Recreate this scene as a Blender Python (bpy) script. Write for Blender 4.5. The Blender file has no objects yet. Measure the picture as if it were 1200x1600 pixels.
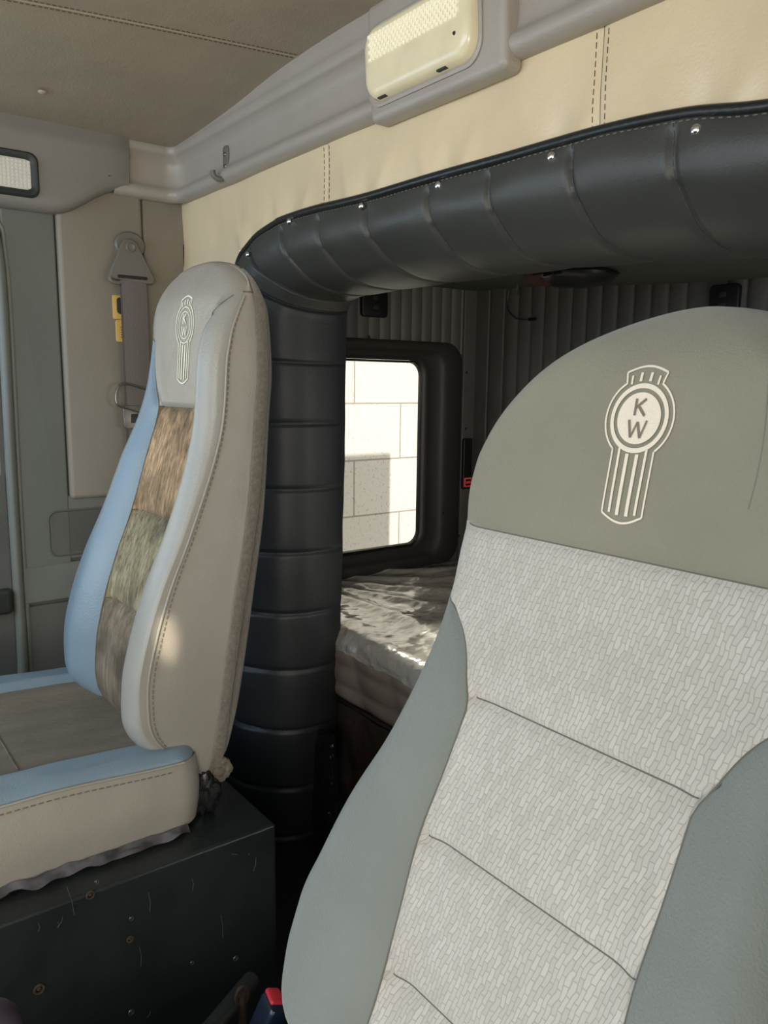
import bpy, bmesh, math, random
from math import sin, cos, pi, sqrt, exp, radians
from mathutils import Vector, Matrix, noise
random.seed(7)
SC = bpy.context.scene
COL = SC.collection

# ------------------------------------------------------------------ camera calibration (metres, world axes)
F = 1235.0
CZ = 1.15
dY = Vector((1650, 180, -F)).normalized()
dX = -Vector((-947, 210, -F)).normalized()
dX = (dX - dX.dot(dY) * dY).normalized()
dZ = dX.cross(dY)
def ray(px, py):
    c = Vector((px - 600, 800 - py, -F))
    return Vector((dX.dot(c), dY.dot(c), dZ.dot(c)))
def onX(px, py, X):
    r = ray(px, py); return r * (X / r.x) + Vector((0, 0, CZ))
def onY(px, py, Y):
    r = ray(px, py); return r * (Y / r.y) + Vector((0, 0, CZ))
def onZ(px, py, Z):
    r = ray(px, py); return r * ((Z - CZ) / r.z) + Vector((0, 0, CZ))

cam_d = bpy.data.cameras.new('camera'); cam = bpy.data.objects.new('camera', cam_d); COL.objects.link(cam)
cam_d.sensor_fit = 'VERTICAL'; cam_d.sensor_height = 32.0; cam_d.lens = F / 1600 * 32.0
cam_d.clip_start = 0.01
rot = Matrix((dX, dY, dZ))           # rows: world axes in camera space -> camera-to-world
cam.matrix_world = Matrix.Translation((0, 0, CZ)) @ rot.to_4x4()
SC.camera = cam

# ------------------------------------------------------------------ materials
def mat(name, col, rough=.6, var=.0, vscale=6, bump=0, bscale=60, spec=.5, metal=0, coat=0, stretch=None, col2=None,
        emit=None, estr=0, sheen=0, detail=4, bump2=0, b2scale=8, trans=0, alpha=1):
    m = bpy.data.materials.new(name); m.use_nodes = True
    nt = m.node_tree; N = nt.nodes; L = nt.links
    b = N['Principled BSDF']
    def inp(k, v):
        if k in b.inputs: b.inputs[k].default_value = v
    inp('Roughness', rough); inp('Specular IOR Level', spec); inp('Metallic', metal); inp('Coat Weight', coat)
    inp('Sheen Weight', sheen); inp('Transmission Weight', trans); inp('Alpha', alpha)
    c = (*col, 1); c2 = (*(col2 if col2 else tuple(x * (1 - var) for x in col)), 1)
    tc = N.new('ShaderNodeTexCoord'); mp = N.new('ShaderNodeMapping')
    L.new(tc.outputs['Object'], mp.inputs['Vector'])
    if stretch: mp.inputs['Scale'].default_value = stretch
    if var or col2:
        n = N.new('ShaderNodeTexNoise'); n.inputs['Scale'].default_value = vscale; n.inputs['Detail'].default_value = detail
        L.new(mp.outputs['Vector'], n.inputs['Vector'])
        r = N.new('ShaderNodeValToRGB'); r.color_ramp.elements[0].position = .35; r.color_ramp.elements[1].position = .65
        r.color_ramp.elements[0].color = c2; r.color_ramp.elements[1].color = c
        L.new(n.outputs['Fac'], r.inputs['Fac']); L.new(r.outputs['Color'], b.inputs['Base Color'])
    else:
        b.inputs['Base Color'].default_value = c
    prev = None
    for st, sc_, dist in ((bump, bscale, .002), (bump2, b2scale, .02)):
        if st:
            n = N.new('ShaderNodeTexNoise'); n.inputs['Scale'].default_value = sc_; n.inputs['Detail'].default_value = 3
            L.new(mp.outputs['Vector'], n.inputs['Vector'])
            bp = N.new('ShaderNodeBump'); bp.inputs['Strength'].default_value = st; bp.inputs['Distance'].default_value = dist
            L.new(n.outputs['Fac'], bp.inputs['Height'])
            if prev: L.new(prev.outputs['Normal'], bp.inputs['Normal'])
            L.new(bp.outputs['Normal'], b.inputs['Normal']); prev = bp
    if emit:
        b.inputs['Emission Color'].default_value = (*emit, 1); b.inputs['Emission Strength'].default_value = estr
    return m

def s(r, g, b):
    f = lambda v: ((v / 255) / 12.92 if v / 255 <= .04045 else ((v / 255 + .055) / 1.055) ** 2.4)
    return (f(r), f(g), f(b))

M = {}
M['ceil'] = mat('headliner vinyl', s(172, 160, 140), .5, var=.10, vscale=5, bump=.3, bscale=250, bump2=.25, b2scale=7)
M['cove'] = mat('grey moulded trim', s(168, 160, 150), .36, var=.06, vscale=12, bump=.25, bscale=320)
M['side'] = mat('grey side moulding', s(132, 128, 122), .5, var=.06, vscale=9, bump=.2, bscale=320)
M['beige'] = mat('beige vinyl wall panel', s(226, 206, 170), .36, var=.08, vscale=5, bump=.2, bscale=260, bump2=.5, b2scale=5)
M['pillar'] = mat('warm grey pillar vinyl', s(136, 129, 117), .5, var=.08, vscale=4, bump=.2, bscale=260)
M['post'] = mat('grey green door surround', s(108, 112, 106), .5, var=.08, vscale=5, bump=.2, bscale=260)
M['lowpanel'] = mat('dark grey lower panel', s(92, 92, 88), .7, var=.12, vscale=7, bump=.3, bscale=300)
M['rubber'] = mat('dark rubber', s(48, 52, 50), .5)
M['padlit'] = mat('padded leatherette lit tone', s(66, 67, 64), .44, var=.1, vscale=9, bump=.2, bscale=350, bump2=.12, b2scale=6, spec=.45)  # lighter tone stands for the light on the header
M['padshade'] = mat('padded leatherette shaded tone', s(44, 48, 50), .45, var=.1, vscale=9, bump=.2, bscale=350, bump2=.12, b2scale=6, spec=.5)  # same leatherette, darkened in colour for the shade on the jamb
M['blackpipe'] = mat('black leatherette piping', s(30, 33, 34), .3, bump=.2, bscale=300)
M['thread'] = mat('dull thread', s(120, 114, 98), .8)
M['gthread'] = mat('grey thread', s(84, 92, 94), .8)
M['darkthread'] = mat('dark thread', s(92, 80, 62), .8)
M['pthread'] = mat('pale seat thread', s(128, 128, 118), .8)
M['chrome'] = mat('polished chrome', (.85, .87, .9), .12, metal=1)
M['steel'] = mat('dull steel', s(120, 118, 112), .35, metal=.8, var=.2, vscale=60)
M['black'] = mat('satin black plastic', s(20, 21, 21), .4)
M['frame'] = mat('black window surround', s(50, 48, 43), .36, bump=.2, bscale=300)
M['pleat'] = mat('charcoal pleated vinyl', s(92, 90, 86), .5, var=.1, vscale=8, bump=.2, bscale=300)
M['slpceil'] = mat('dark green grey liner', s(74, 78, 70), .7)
M['floor'] = mat('worn black rubber floor', s(30, 31, 30), .6, var=.4, vscale=20, bump=.3, bscale=120)
M['box'] = mat('scuffed black painted metal', s(34, 40, 40), .36, var=.35, vscale=9, bump=.25, bscale=90, bump2=.15, b2scale=14)
M['scr'] = mat('bare scratched metal', s(84, 84, 78), .6)
M['rust'] = mat('rusty steel', s(70, 54, 42), .8, var=.5, vscale=180)
M['lens'] = mat('frosted lamp lens', s(214, 204, 170), .22, var=.12, vscale=18, emit=(1, .86, .58), estr=.16, spec=.6)
M['lensin'] = mat('prismatic lens insert', s(250, 244, 220), .1, emit=(1, .9, .64), estr=.12)
M['lensdim'] = mat('dim prismatic lens', s(190, 188, 178), .2, emit=(1, .95, .85), estr=.12)
M['belt'] = mat('taupe seat belt webbing', s(104, 96, 92), .7, bump=.6, bscale=500, stretch=(1, 1, .15))
M['beltplast'] = mat('taupe moulded plastic', s(108, 103, 95), .45)
M['sticker'] = mat('yellow sticker', s(214, 176, 96), .5)
M['red'] = mat('red plastic', s(205, 50, 62), .4)
M['reds'] = mat('red switch', s(190, 40, 40), .4, emit=(1, .1, .08), estr=.15)
M['navy'] = mat('dark blue plastic', s(28, 40, 56), .25)
M['purple'] = mat('dark plum plastic', s(52, 44, 56), .5)
M['orange'] = mat('orange tape scrap', s(196, 140, 88), .6)
# driver seat
M['dhead'] = mat('grey green suede cloth', s(137, 134, 118), .9, var=.1, vscale=7, bump=.5, bscale=420, sheen=.3, bump2=.15, b2scale=10)
M['dbol'] = mat('grey green bolster cloth', s(122, 128, 124), .9, var=.09, vscale=8, bump=.5, bscale=420, sheen=.3)
M['emb'] = mat('cream embroidery', s(232, 222, 204), .7, bump=.5, bscale=600)
M['embdark'] = mat('grey embroidery', s(122, 112, 102), .8)
# passenger seat
M['pleather'] = mat('grey leather', s(160, 154, 143), .36, var=.07, vscale=6, bump=.35, bscale=330, bump2=.2, b2scale=12, coat=.08)
M['pside'] = mat('brown grey side leather', s(156, 151, 141), .30, var=.12, vscale=5, bump=.35, bscale=330, bump2=.25, b2scale=9)
M['pskytint'] = mat('sky tinted grey leather', s(120, 140, 154), .34, var=.08, vscale=5, bump=.3, bscale=330, spec=.6)  # blue of the sky light is put into this leather colour
M['pbol'] = mat('pale blue grey leather', s(156, 155, 148), .34, var=.06, vscale=6, bump=.3, bscale=330)
M['pfuzz'] = mat('grey brown carpet edging', s(112, 104, 92), 1, var=.3, vscale=160, bump=1, bscale=420, sheen=.5)
M['pworn'] = mat('cream worn embroidery', s(242, 240, 212), .7)
M['cush'] = mat('ribbed brown grey cloth', s(118, 110, 96), .9, var=.22, vscale=9, bump=1, bscale=90, stretch=(3, .5, 1))
M['tatter'] = mat('tattered cloth', s(116, 108, 94), .95, var=.35, vscale=60, bump=.8, bscale=120)
# bunk
M['quilt'] = mat('brown grey quilted ticking', s(150, 136, 124), .35, var=.25, vscale=9, bump=.4, bscale=40, coat=.3)
M['wood'] = mat('dark stained board', s(62, 50, 40), .6, var=.5, vscale=14, stretch=(.3, 1, 1))
M['roof'] = mat('painted cab shell', s(120, 120, 120), .5)
M['ground'] = mat('pale concrete', s(170, 165, 155), .9, var=.15, vscale=3)

def mat_weave():
    m = bpy.data.materials.new('pale slanted weave cloth'); m.use_nodes = True
    nt = m.node_tree; N = nt.nodes; L = nt.links; b = N['Principled BSDF']
    b.inputs['Roughness'].default_value = .92; b.inputs['Sheen Weight'].default_value = .3
    tc = N.new('ShaderNodeTexCoord'); sx = N.new('ShaderNodeSeparateXYZ'); L.new(tc.outputs['Object'], sx.inputs[0])
    nz = N.new('ShaderNodeTexNoise'); nz.inputs['Scale'].default_value = 45; nz.inputs['Detail'].default_value = 2
    L.new(tc.outputs['Object'], nz.inputs['Vector'])
    def math_(op, a, bb, clamp=False):
        n = N.new('ShaderNodeMath'); n.operation = op; n.use_clamp = clamp
        for i, v in enumerate((a, bb)):
            if isinstance(v, (int, float)): n.inputs[i].default_value = v
            elif v is not None: L.new(v, n.inputs[i])
        return n.outputs[0]
    wob = math_('MULTIPLY', nz.outputs['Fac'], .009)
    xs = math_('ADD', math_('ADD', sx.outputs['X'], math_('MULTIPLY', sx.outputs['Z'], -.22)), wob)
    zz = math_('ADD', sx.outputs['Z'], wob)
    cb = N.new('ShaderNodeCombineXYZ'); L.new(zz, cb.inputs[0]); L.new(xs, cb.inputs[1])
    br = N.new('ShaderNodeTexBrick'); L.new(cb.outputs[0], br.inputs['Vector'])
    br.inputs['Scale'].default_value = 1; br.inputs['Brick Width'].default_value = .014; br.inputs['Row Height'].default_value = .0050
    br.inputs['Mortar Size'].default_value = .0008; br.inputs['Mortar Smooth'].default_value = .9
    br.inputs['Color1'].default_value = (*s(194, 191, 184), 1); br.inputs['Color2'].default_value = (*s(181, 178, 170), 1)
    br.inputs['Mortar'].default_value = (*s(168, 164, 157), 1)
    n2 = N.new('ShaderNodeTexNoise'); n2.inputs['Scale'].default_value = 7; L.new(tc.outputs['Object'], n2.inputs['Vector'])
    mx = N.new('ShaderNodeMixRGB'); mx.blend_type = 'MULTIPLY'; mx.inputs[0].default_value = .35
    rp = N.new('ShaderNodeValToRGB'); rp.color_ramp.elements[0].color = (.8, .78, .75, 1); rp.color_ramp.elements[1].color = (1, 1, 1, 1)
    rp.color_ramp.elements[0].position = .35; rp.color_ramp.elements[1].position = .65
    L.new(n2.outputs['Fac'], rp.inputs[0]); L.new(br.outputs['Color'], mx.inputs[1]); L.new(rp.outputs[0], mx.inputs[2])
    L.new(mx.outputs[0], b.inputs['Base Color'])
    bp = N.new('ShaderNodeBump'); bp.inputs['Strength'].default_value = .45; bp.inputs['Distance'].default_value = .0010; bp.invert = True
    L.new(br.outputs['Fac'], bp.inputs['Height']); L.new(bp.outputs[0], b.inputs['Normal'])
    return m
M['weave'] = mat_weave()

def mat_velour(dk, lt, nm):
    m = bpy.data.materials.new(nm); m.use_nodes = True
    nt = m.node_tree; N = nt.nodes; L = nt.links; b = N['Principled BSDF']; b.inputs['Roughness'].default_value = .9
    tc = N.new('ShaderNodeTexCoord')
    mp = N.new('ShaderNodeMapping'); mp.inputs['Scale'].default_value = (1, 1, .03); L.new(tc.outputs['Object'], mp.inputs[0])
    n1 = N.new('ShaderNodeTexNoise'); n1.inputs['Scale'].default_value = 120; n1.inputs['Detail'].default_value = 5; n1.inputs['Roughness'].default_value = .7
    L.new(mp.outputs[0], n1.inputs[0])
    n2 = N.new('ShaderNodeTexNoise'); n2.inputs['Scale'].default_value = 11; n2.inputs['Detail'].default_value = 3; L.new(tc.outputs['Object'], n2.inputs[0])
    r1 = N.new('ShaderNodeValToRGB'); e = r1.color_ramp.elements
    e[0].position = .36; e[0].position = .30; e[0].color = (*dk, 1); e[1].position = .68; e[1].color = (*lt, 1)
    L.new(n1.outputs['Fac'], r1.inputs[0])
    r2 = N.new('ShaderNodeValToRGB'); e = r2.color_ramp.elements
    e[0].position = .38; e[0].color = (*s(150, 146, 130), 1); e[1].position = .6; e[1].color = (*s(250, 240, 224), 1)
    L.new(n2.outputs['Fac'], r2.inputs[0])
    mx = N.new('ShaderNodeMixRGB'); mx.blend_type = 'MULTIPLY'; mx.inputs[0].default_value = .9
    L.new(r1.outputs[0], mx.inputs[1]); L.new(r2.outputs[0], mx.inputs[2]); L.new(mx.outputs[0], b.inputs['Base Color'])
    bp = N.new('ShaderNodeBump'); bp.inputs['Strength'].default_value = .5; bp.inputs['Distance'].default_value = .002
    L.new(n1.outputs['Fac'], bp.inputs['Height']); L.new(bp.outputs[0], b.inputs['Normal'])
    return m
M['velour0'] = mat_velour(s(96, 88, 78), s(150, 140, 126), 'grey brown velour')
M['velour1'] = mat_velour(s(88, 86, 70), s(176, 170, 146), 'green grey velour')
M['velour2'] = mat_velour(s(112, 92, 70), s(216, 188, 156), 'light brown velour')

def mat_block():
    m = bpy.data.materials.new('sunlit concrete block'); m.use_nodes = True
    nt = m.node_tree; N = nt.nodes; L = nt.links; b = N['Principled BSDF']; b.inputs['Roughness'].default_value = .95
    tc = N.new('ShaderNodeTexCoord'); sx = N.new('ShaderNodeSeparateXYZ'); L.new(tc.outputs['Object'], sx.inputs[0])
    cb = N.new('ShaderNodeCombineXYZ'); L.new(sx.outputs['Y'], cb.inputs[0]); L.new(sx.outputs['Z'], cb.inputs[1])
    br = N.new('ShaderNodeTexBrick'); L.new(cb.outputs[0], br.inputs['Vector'])
    br.inputs['Scale'].default_value = 1; br.inputs['Brick Width'].default_value = .54; br.inputs['Row Height'].default_value = .263
    br.inputs['Mortar Size'].default_value = .0045; br.inputs['Mortar Smooth'].default_value = .3; br.offset = .5
    br.inputs['Color1'].default_value = (*s(238, 228, 214), 1); br.inputs['Color2'].default_value = (*s(232, 221, 206), 1)
    br.inputs['Mortar'].default_value = (*s(176, 162, 146), 1)
    n = N.new('ShaderNodeTexNoise'); n.inputs['Scale'].default_value = 90; n.inputs['Detail'].default_value = 5; L.new(tc.outputs['Object'], n.inputs[0])
    r = N.new('ShaderNodeValToRGB'); r.color_ramp.elements[0].position = .28; r.color_ramp.elements[0].color = (.6, .57, .52, 1); r.color_ramp.elements[1].position = .42
    r.color_ramp.elements[1].color = (1, 1, 1, 1); L.new(n.outputs['Fac'], r.inputs[0])
    mx = N.new('ShaderNodeMixRGB'); mx.blend_type = 'MULTIPLY'; mx.inputs[0].default_value = .8
    L.new(br.outputs['Color'], mx.inputs[1]); L.new(r.outputs[0], mx.inputs[2]); L.new(mx.outputs[0], b.inputs['Base Color'])
    bp = N.new('ShaderNodeBump'); bp.inputs['Strength'].default_value = .4; bp.inputs['Distance'].default_value = .004
    L.new(n.outputs['Fac'], bp.inputs['Height']); L.new(bp.outputs[0], b.inputs['Normal'])
    return m
M['block'] = mat_block()

def mat_glass(name='window glass', tint=(.96, .98, .97), rough=0.0):
    m = bpy.data.materials.new(name); m.use_nodes = True
    nt = m.node_tree; N = nt.nodes; L = nt.links
    for n in list(N):
        if n.type == 'BSDF_PRINCIPLED': N.remove(n)
    out = [n for n in N if n.type == 'OUTPUT_MATERIAL'][0]
    t = N.new('ShaderNodeBsdfTransparent'); t.inputs[0].default_value = (*tint, 1)
    g = N.new('ShaderNodeBsdfGlossy'); g.inputs['Roughness'].default_value = .03 + rough
    fr = N.new('ShaderNodeFresnel'); fr.inputs[0].default_value = 1.4
    mx = N.new('ShaderNodeMixShader'); L.new(fr.outputs[0], mx.inputs[0]); L.new(t.outputs[0], mx.inputs[1]); L.new(g.outputs[0], mx.inputs[2])
    L.new(mx.outputs[0], out.inputs[0])
    return m
M['glass'] = mat_glass()
M['film'] = mat('crinkled clear film over quilting', s(204, 200, 190), .26, var=.25, vscale=5, bump=1.0, bscale=45, bump2=1.0, b2scale=16, spec=.9, coat=1, stretch=(1.0, .55, 1))
M['filmdark'] = mat('crinkled film over dark board', s(66, 54, 46), .22, var=.5, vscale=9, bump=.6, bscale=28, bump2=.8, b2scale=10, spec=.7, coat=.6)

# ------------------------------------------------------------------ mesh helpers
def wloc(o):
    v = Vector((0, 0, 0))
    while o: v += o.location; o = o.parent
    return v
def tag(o, label=None, cat=None, group=None, kind=None):
    if label: o['label'] = label
    if cat: o['category'] = cat
    if group: o['group'] = group
    if kind: o['kind'] = kind
    return o
def thing(name, label, cat, loc, group=None):
    o = bpy.data.objects.new(name, None); COL.objects.link(o); o.location = loc; o.empty_display_size = .05
    return tag(o, label, cat, group)
class MB:
    def __init__(self): self.v = []; self.f = []
    def add(self, vs, fs):
        k = len(self.v); self.v += [Vector(p) for p in vs]; self.f += [tuple(i + k for i in f) for f in fs]; return self
    def grid(self, rows, cu=False, cv=False):
        n = len(rows[0]); m = len(rows); vs = [p for r in rows for p in r]; fs = []
        for i in range(m if cv else m - 1):
            for j in range(n if cu else n - 1):
                a = i * n + j; b_ = i * n + (j + 1) % n; c = ((i + 1) % m) * n + (j + 1) % n; d = ((i + 1) % m) * n + j
                fs.append((a, b_, c, d))
        return self.add(vs, fs)
    def loft(self, rings, cap0=True, cap1=True):
        n = len(rings[0]); k = len(self.v); self.grid(rings, cu=True)
        if cap0: self.f.append(tuple(k + i for i in reversed(range(n))))
        if cap1: self.f.append(tuple(k + (len(rings) - 1) * n + i for i in range(n)))
        return self
    def tube(self, pts, r, n=10, closed=False):
        pts = [Vector(p) for p in pts]; rings = []; up = None; m = len(pts)
        for i, p in enumerate(pts):
            if closed: t = pts[(i + 1) % m] - pts[i - 1]
            else: t = pts[min(i + 1, m - 1)] - pts[max(i - 1, 0)]
            t.normalize()
            if up is None: up = t.orthogonal().normalized()
            up = (up - t * up.dot(t)); up = up.normalized() if up.length > 1e-6 else t.orthogonal().normalized()
            w = t.cross(up); rr = r[i] if isinstance(r, (list, tuple)) else r
            rings.append([p + (up * cos(2 * pi * j / n) + w * sin(2 * pi * j / n)) * rr for j in range(n)])
        if closed: self.grid(rings, cu=True, cv=True)
        else: self.loft(rings)
        return self
    def box(self, x0, x1, y0, y1, z0, z1, bev=.0):
        b_ = min(bev, (x1 - x0) / 2.01, (y1 - y0) / 2.01, (z1 - z0) / 2.01)
        if b_ <= 0:
            vs = [(x, y, z) for z in (z0, z1) for y in (y0, y1) for x in (x0, x1)]
            return self.add(vs, [(0, 2, 3, 1), (4, 5, 7, 6), (0, 1, 5, 4), (2, 6, 7, 3), (0, 4, 6, 2), (1, 3, 7, 5)])
        def ring(o, z): return [Vector((p[0], p[1], z)) for p in rr(x0 + o, x1 - o, y0 + o, y1 - o, max(b_ - o, .0002), 4)]
        K = [0, .3, .6, .85, 1]
        seq = [ring(b_ * (1 - sin(a * pi / 2)), z0 + b_ * (1 - cos(a * pi / 2))) for a in K] + \
              [ring(b_ * (1 - sin(a * pi / 2)), z1 - b_ * (1 - cos(a * pi / 2))) for a in reversed(K)]
        return self.loft(seq)
    def ball(self, c, r, nu=14, nv=8, half=None, axis=None, flat=1):
        c = Vector(c); rows = []
        ax = Vector(axis).normalized() if axis else Vector((0, 0, 1)); u = ax.orthogonal().normalized(); w = ax.cross(u)
        a0 = 0 if half else -pi / 2
        for i in range(nv + 1):
            a = a0 + (pi / 2 - a0) * i / nv; rr_ = max(cos(a), 1e-3)
            rows.append([c + ax * sin(a) * r * flat + (u * cos(2 * pi * j / nu) + w * sin(2 * pi * j / nu)) * rr_ * r for j in range(nu)])
        return self.loft(rows)
    def build(self, name, m, parent=None, smooth=True, flat_angle=40, label=None):
        me = bpy.data.meshes.new(name)
        vs = self.v
        if parent is not None: off = wloc(parent)
        else:
            xs = [p.x for p in vs]; ys = [p.y for p in vs]; zs = [p.z for p in vs]
            off = Vector(((min(xs) + max(xs)) / 2, (min(ys) + max(ys)) / 2, min(zs)))
            if smooth == 'origin': off = Vector((0, 0, 0))
        me.from_pydata([tuple(p - off) for p in vs], [], self.f)
        bm = bmesh.new(); bm.from_mesh(me)
        bmesh.ops.remove_doubles(bm, verts=bm.verts, dist=1e-5)
        bmesh.ops.recalc_face_normals(bm, faces=bm.faces)
        bm.to_mesh(me); bm.free()
        if smooth:
            for p in me.polygons: p.use_smooth = True
            try: me.set_sharp_from_angle(angle=radians(flat_angle))
            except Exception: pass
        me.materials.append(m)
        o = bpy.data.objects.new(name, me); COL.objects.link(o)
        if parent is not None: o.parent = parent
        else: o.location = off
        if label: o['label'] = label
        return o
def rr(x0, x1, y0, y1, r, n=6):
    r = min(r, (x1 - x0) / 2 - 1e-5, (y1 - y0) / 2 - 1e-5); out = []
    for cx, cy, a0 in ((x1 - r, y1 - r, 0), (x0 + r, y1 - r, 90), (x0 + r, y0 + r, 180), (x1 - r, y0 + r, 270)):
        for i in range(n + 1):
            a = radians(a0 + 90 * i / n); out.append((cx + r * cos(a), cy + r * sin(a)))
    return out
def PX(X):            # left-hand wall plane: (y, z, d) with d towards +X
    return lambda a, b_, d: Vector((X + d, a, b_))
def PY(Y):            # back wall plane: (x, z, d) with d towards the camera
    return lambda a, b_, d: Vector((a, Y - d, b_))
def plate(mb, P, a0, a1, b0, b1, d0, d1, r, bev=.004, n=6, back=True):
    def ring(o, d): return [P(x, y, d) for x, y in rr(a0 + o, a1 - o, b0 + o, b1 - o, max(r - o, .0005), n)]
    seq = [ring(0, d0)] + [ring(bev * (1 - cos(t * pi / 2)), d1 - bev * (1 - sin(t * pi / 2))) for t in (0, .35, .7, 1)]
    return mb.loft(seq, cap0=back, cap1=True)
def ringframe(mb, P, A, B, rA, rB, prof, n=8):
    """frame between outer rect A and inner rect B; prof = [(t 0..1 outer->inner, d)]"""
    rings = []
    for t, d in prof:
        q = [A[i] + (B[i] - A[i]) * t for i in range(4)]
        rings.append([P(x, y, d) for x, y in rr(q[0], q[1], q[2], q[3], rA + (rB - rA) * t, n)])
    return mb.loft(rings, False, False)
def crom(pts, n=8):
    pts = [Vector(p) for p in pts]; out = []
    for i in range(len(pts) - 1):
        p0 = pts[max(i - 1, 0)]; p1 = pts[i]; p2 = pts[i + 1]; p3 = pts[min(i + 2, len(pts) - 1)]
        for k in range(n):
            t = k / n
            out.append(.5 * ((2 * p1) + (p2 - p0) * t + (2 * p0 - 5 * p1 + 4 * p2 - p3) * t * t + (3 * p1 - p0 - 3 * p2 + p3) * t ** 3))
    out.append(pts[-1]); return out
def lerp(z, tab):
    """monotone smooth interpolation in a table [(z, v)...] sorted by z"""
    if z <= tab[0][0]: return tab[0][1]
    if z >= tab[-1][0]: return tab[-1][1]
    for i in range(len(tab) - 1):
        if tab[i][0] <= z <= tab[i + 1][0]:
            a, b_ = tab[i], tab[i + 1]; h = b_[0] - a[0]; t = (z - a[0]) / h
            def sl(k):
                if k <= 0 or k >= len(tab) - 1:
                    k0 = max(k - 1, 0); k1 = min(k + 1, len(tab) - 1); return (tab[k1][1] - tab[k0][1]) / (tab[k1][0] - tab[k0][0])
                l = (tab[k][1] - tab[k - 1][1]) / (tab[k][0] - tab[k - 1][0]); r_ = (tab[k + 1][1] - tab[k][1]) / (tab[k + 1][0] - tab[k][0])
                return 0 if l * r_ <= 0 else 2 * l * r_ / (l + r_)
            m0, m1 = sl(i), sl(i + 1)
            return (2*t**3-3*t*t+1)*a[1] + (t**3-2*t*t+t)*h*m0 + (-2*t**3+3*t*t)*b_[1] + (t**3-t*t)*h*m1
def sst(a, b_, x):
    t = min(max((x - a) / (b_ - a), 0), 1); return t * t * (3 - 2 * t)
def ribbon(mb, pts, w, surf, dens=.003):
    """flat strip of width w following 2-D points on a surface function surf(a, b) -> Vector"""
    P = []
    for i in range(len(pts) - 1):
        a = Vector(pts[i]); b_ = Vector(pts[i + 1]); n = max(1, int((b_ - a).length / dens))
        P += [a + (b_ - a) * k / n for k in range(n)]
    P.append(Vector(pts[-1])); L_, R_ = [], []
    for i, p in enumerate(P):
        t = P[min(i + 1, len(P) - 1)] - P[max(i - 1, 0)]
        if t.length < 1e-9: t = Vector((1, 0))
        t.normalize(); nn = Vector((-t.y, t.x)) * w / 2
        L_.append(surf(*(p + nn))); R_.append(surf(*(p - nn)))
    return mb.grid([L_, R_])
def stitches(mb, pts, r=.0011, ln=.006, gap=.004):
    """row of short raised thread dashes along a 3-D polyline"""
    pts = [Vector(p) for p in pts]; acc = 0; on = True; cur = [pts[0]]; lim = ln
    for i in range(len(pts) - 1):
        a, b_ = pts[i], pts[i + 1]; d = (b_ - a).length; pos = 0
        while d - pos > lim - acc:
            pos += lim - acc; q = a + (b_ - a) * (pos / d); acc = 0
            if on:
                cur.append(q); mb.tube(cur, r, 5); cur = []
            else: cur = [q]
            on = not on; lim = ln if on else gap
        acc += d - pos
        if on and cur and (cur[-1] - b_).length > 1e-5 : cur.append(b_)
    return mb
def struct(name, mb, m, smooth=True):
    o = mb.build(name, m, None, smooth=smooth); o['kind'] = 'structure'; return o

XL, YB = -2.0, 0.86           # passenger-side wall and rear wall of the cab
XR = 0.16                     # driver-side wall
YS = 1.90                     # rear wall of the sleeper

# ------------------------------------------------------------------ shell
struct('floor', MB().box(XL - .1, XR + .06, -1.3, YS + .06, -.05, 0), M['floor'])
def ceil_z(x, y):
    return lerp(x, [(XL, 1.720), (-1.85, 1.722), (-1.65, 1.729), (-1.4, 1.748), (-1.2, 1.754), (XR, 1.756)]) + .003 * sin(x * 5) * cos(y * 4)
rows = []
for i in range(61):
    x = XL - .01 + (XR + .03 - XL) * i / 60; r_ = []
    for j in range(61):
        y = -1.2 + (YB + .0 - -1.2) * j / 60; z = ceil_z(x, y)
        z += -.006 * exp(-((x + 1.743) ** 2 + (y - .465) ** 2) / .0006) * -1
        r_.append(Vector((x, y, z)))
    rows.append(r_)
ceiling = struct('ceiling', MB().grid(rows), M['ceil'])
seamx = lambda y: -1.365 - .09 * (.84 - y) / .5 * .9
mb = MB()
for dx in (-.007, .007):
    stitches(mb, [(seamx(y) + dx, y, ceil_z(seamx(y) + dx, y) - .0006) for y in [(-.6 + k * .02) for k in range(72)]], r=.0008, ln=.006, gap=.003)
mb.build('stitching', M['darkthread'], ceiling)
MB().tube([(seamx(y), y, ceil_z(seamx(y), y) + .0005) for y in [(-.6 + k * .04) for k in range(37)]], .0022, 6).build('seam_fold', M['ceil'], ceiling)
c = onZ(65, 121, 1.748)
bt = MB().ball((c.x, c.y, ceil_z(c.x, c.y) - .003), .009, axis=(0, 0, -1), half=True, flat=.6).build('headliner_button', M['ceil'])
tag(bt, 'small covered button pressed into the grey brown cab headliner', 'button')

# exterior shell: roof lengthened, unseen rear box added to shape the block wall shadow
struct('roof', MB().box(XL - .1, XR + .1, -1.35, 2.34, 1.80, 1.86, .01), M['roof'])
struct('rear_shadow_box', MB().box(XL - .1, XR + .1, YS + .08, 2.34, .4, 1.80, .01), M['roof'])

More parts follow.
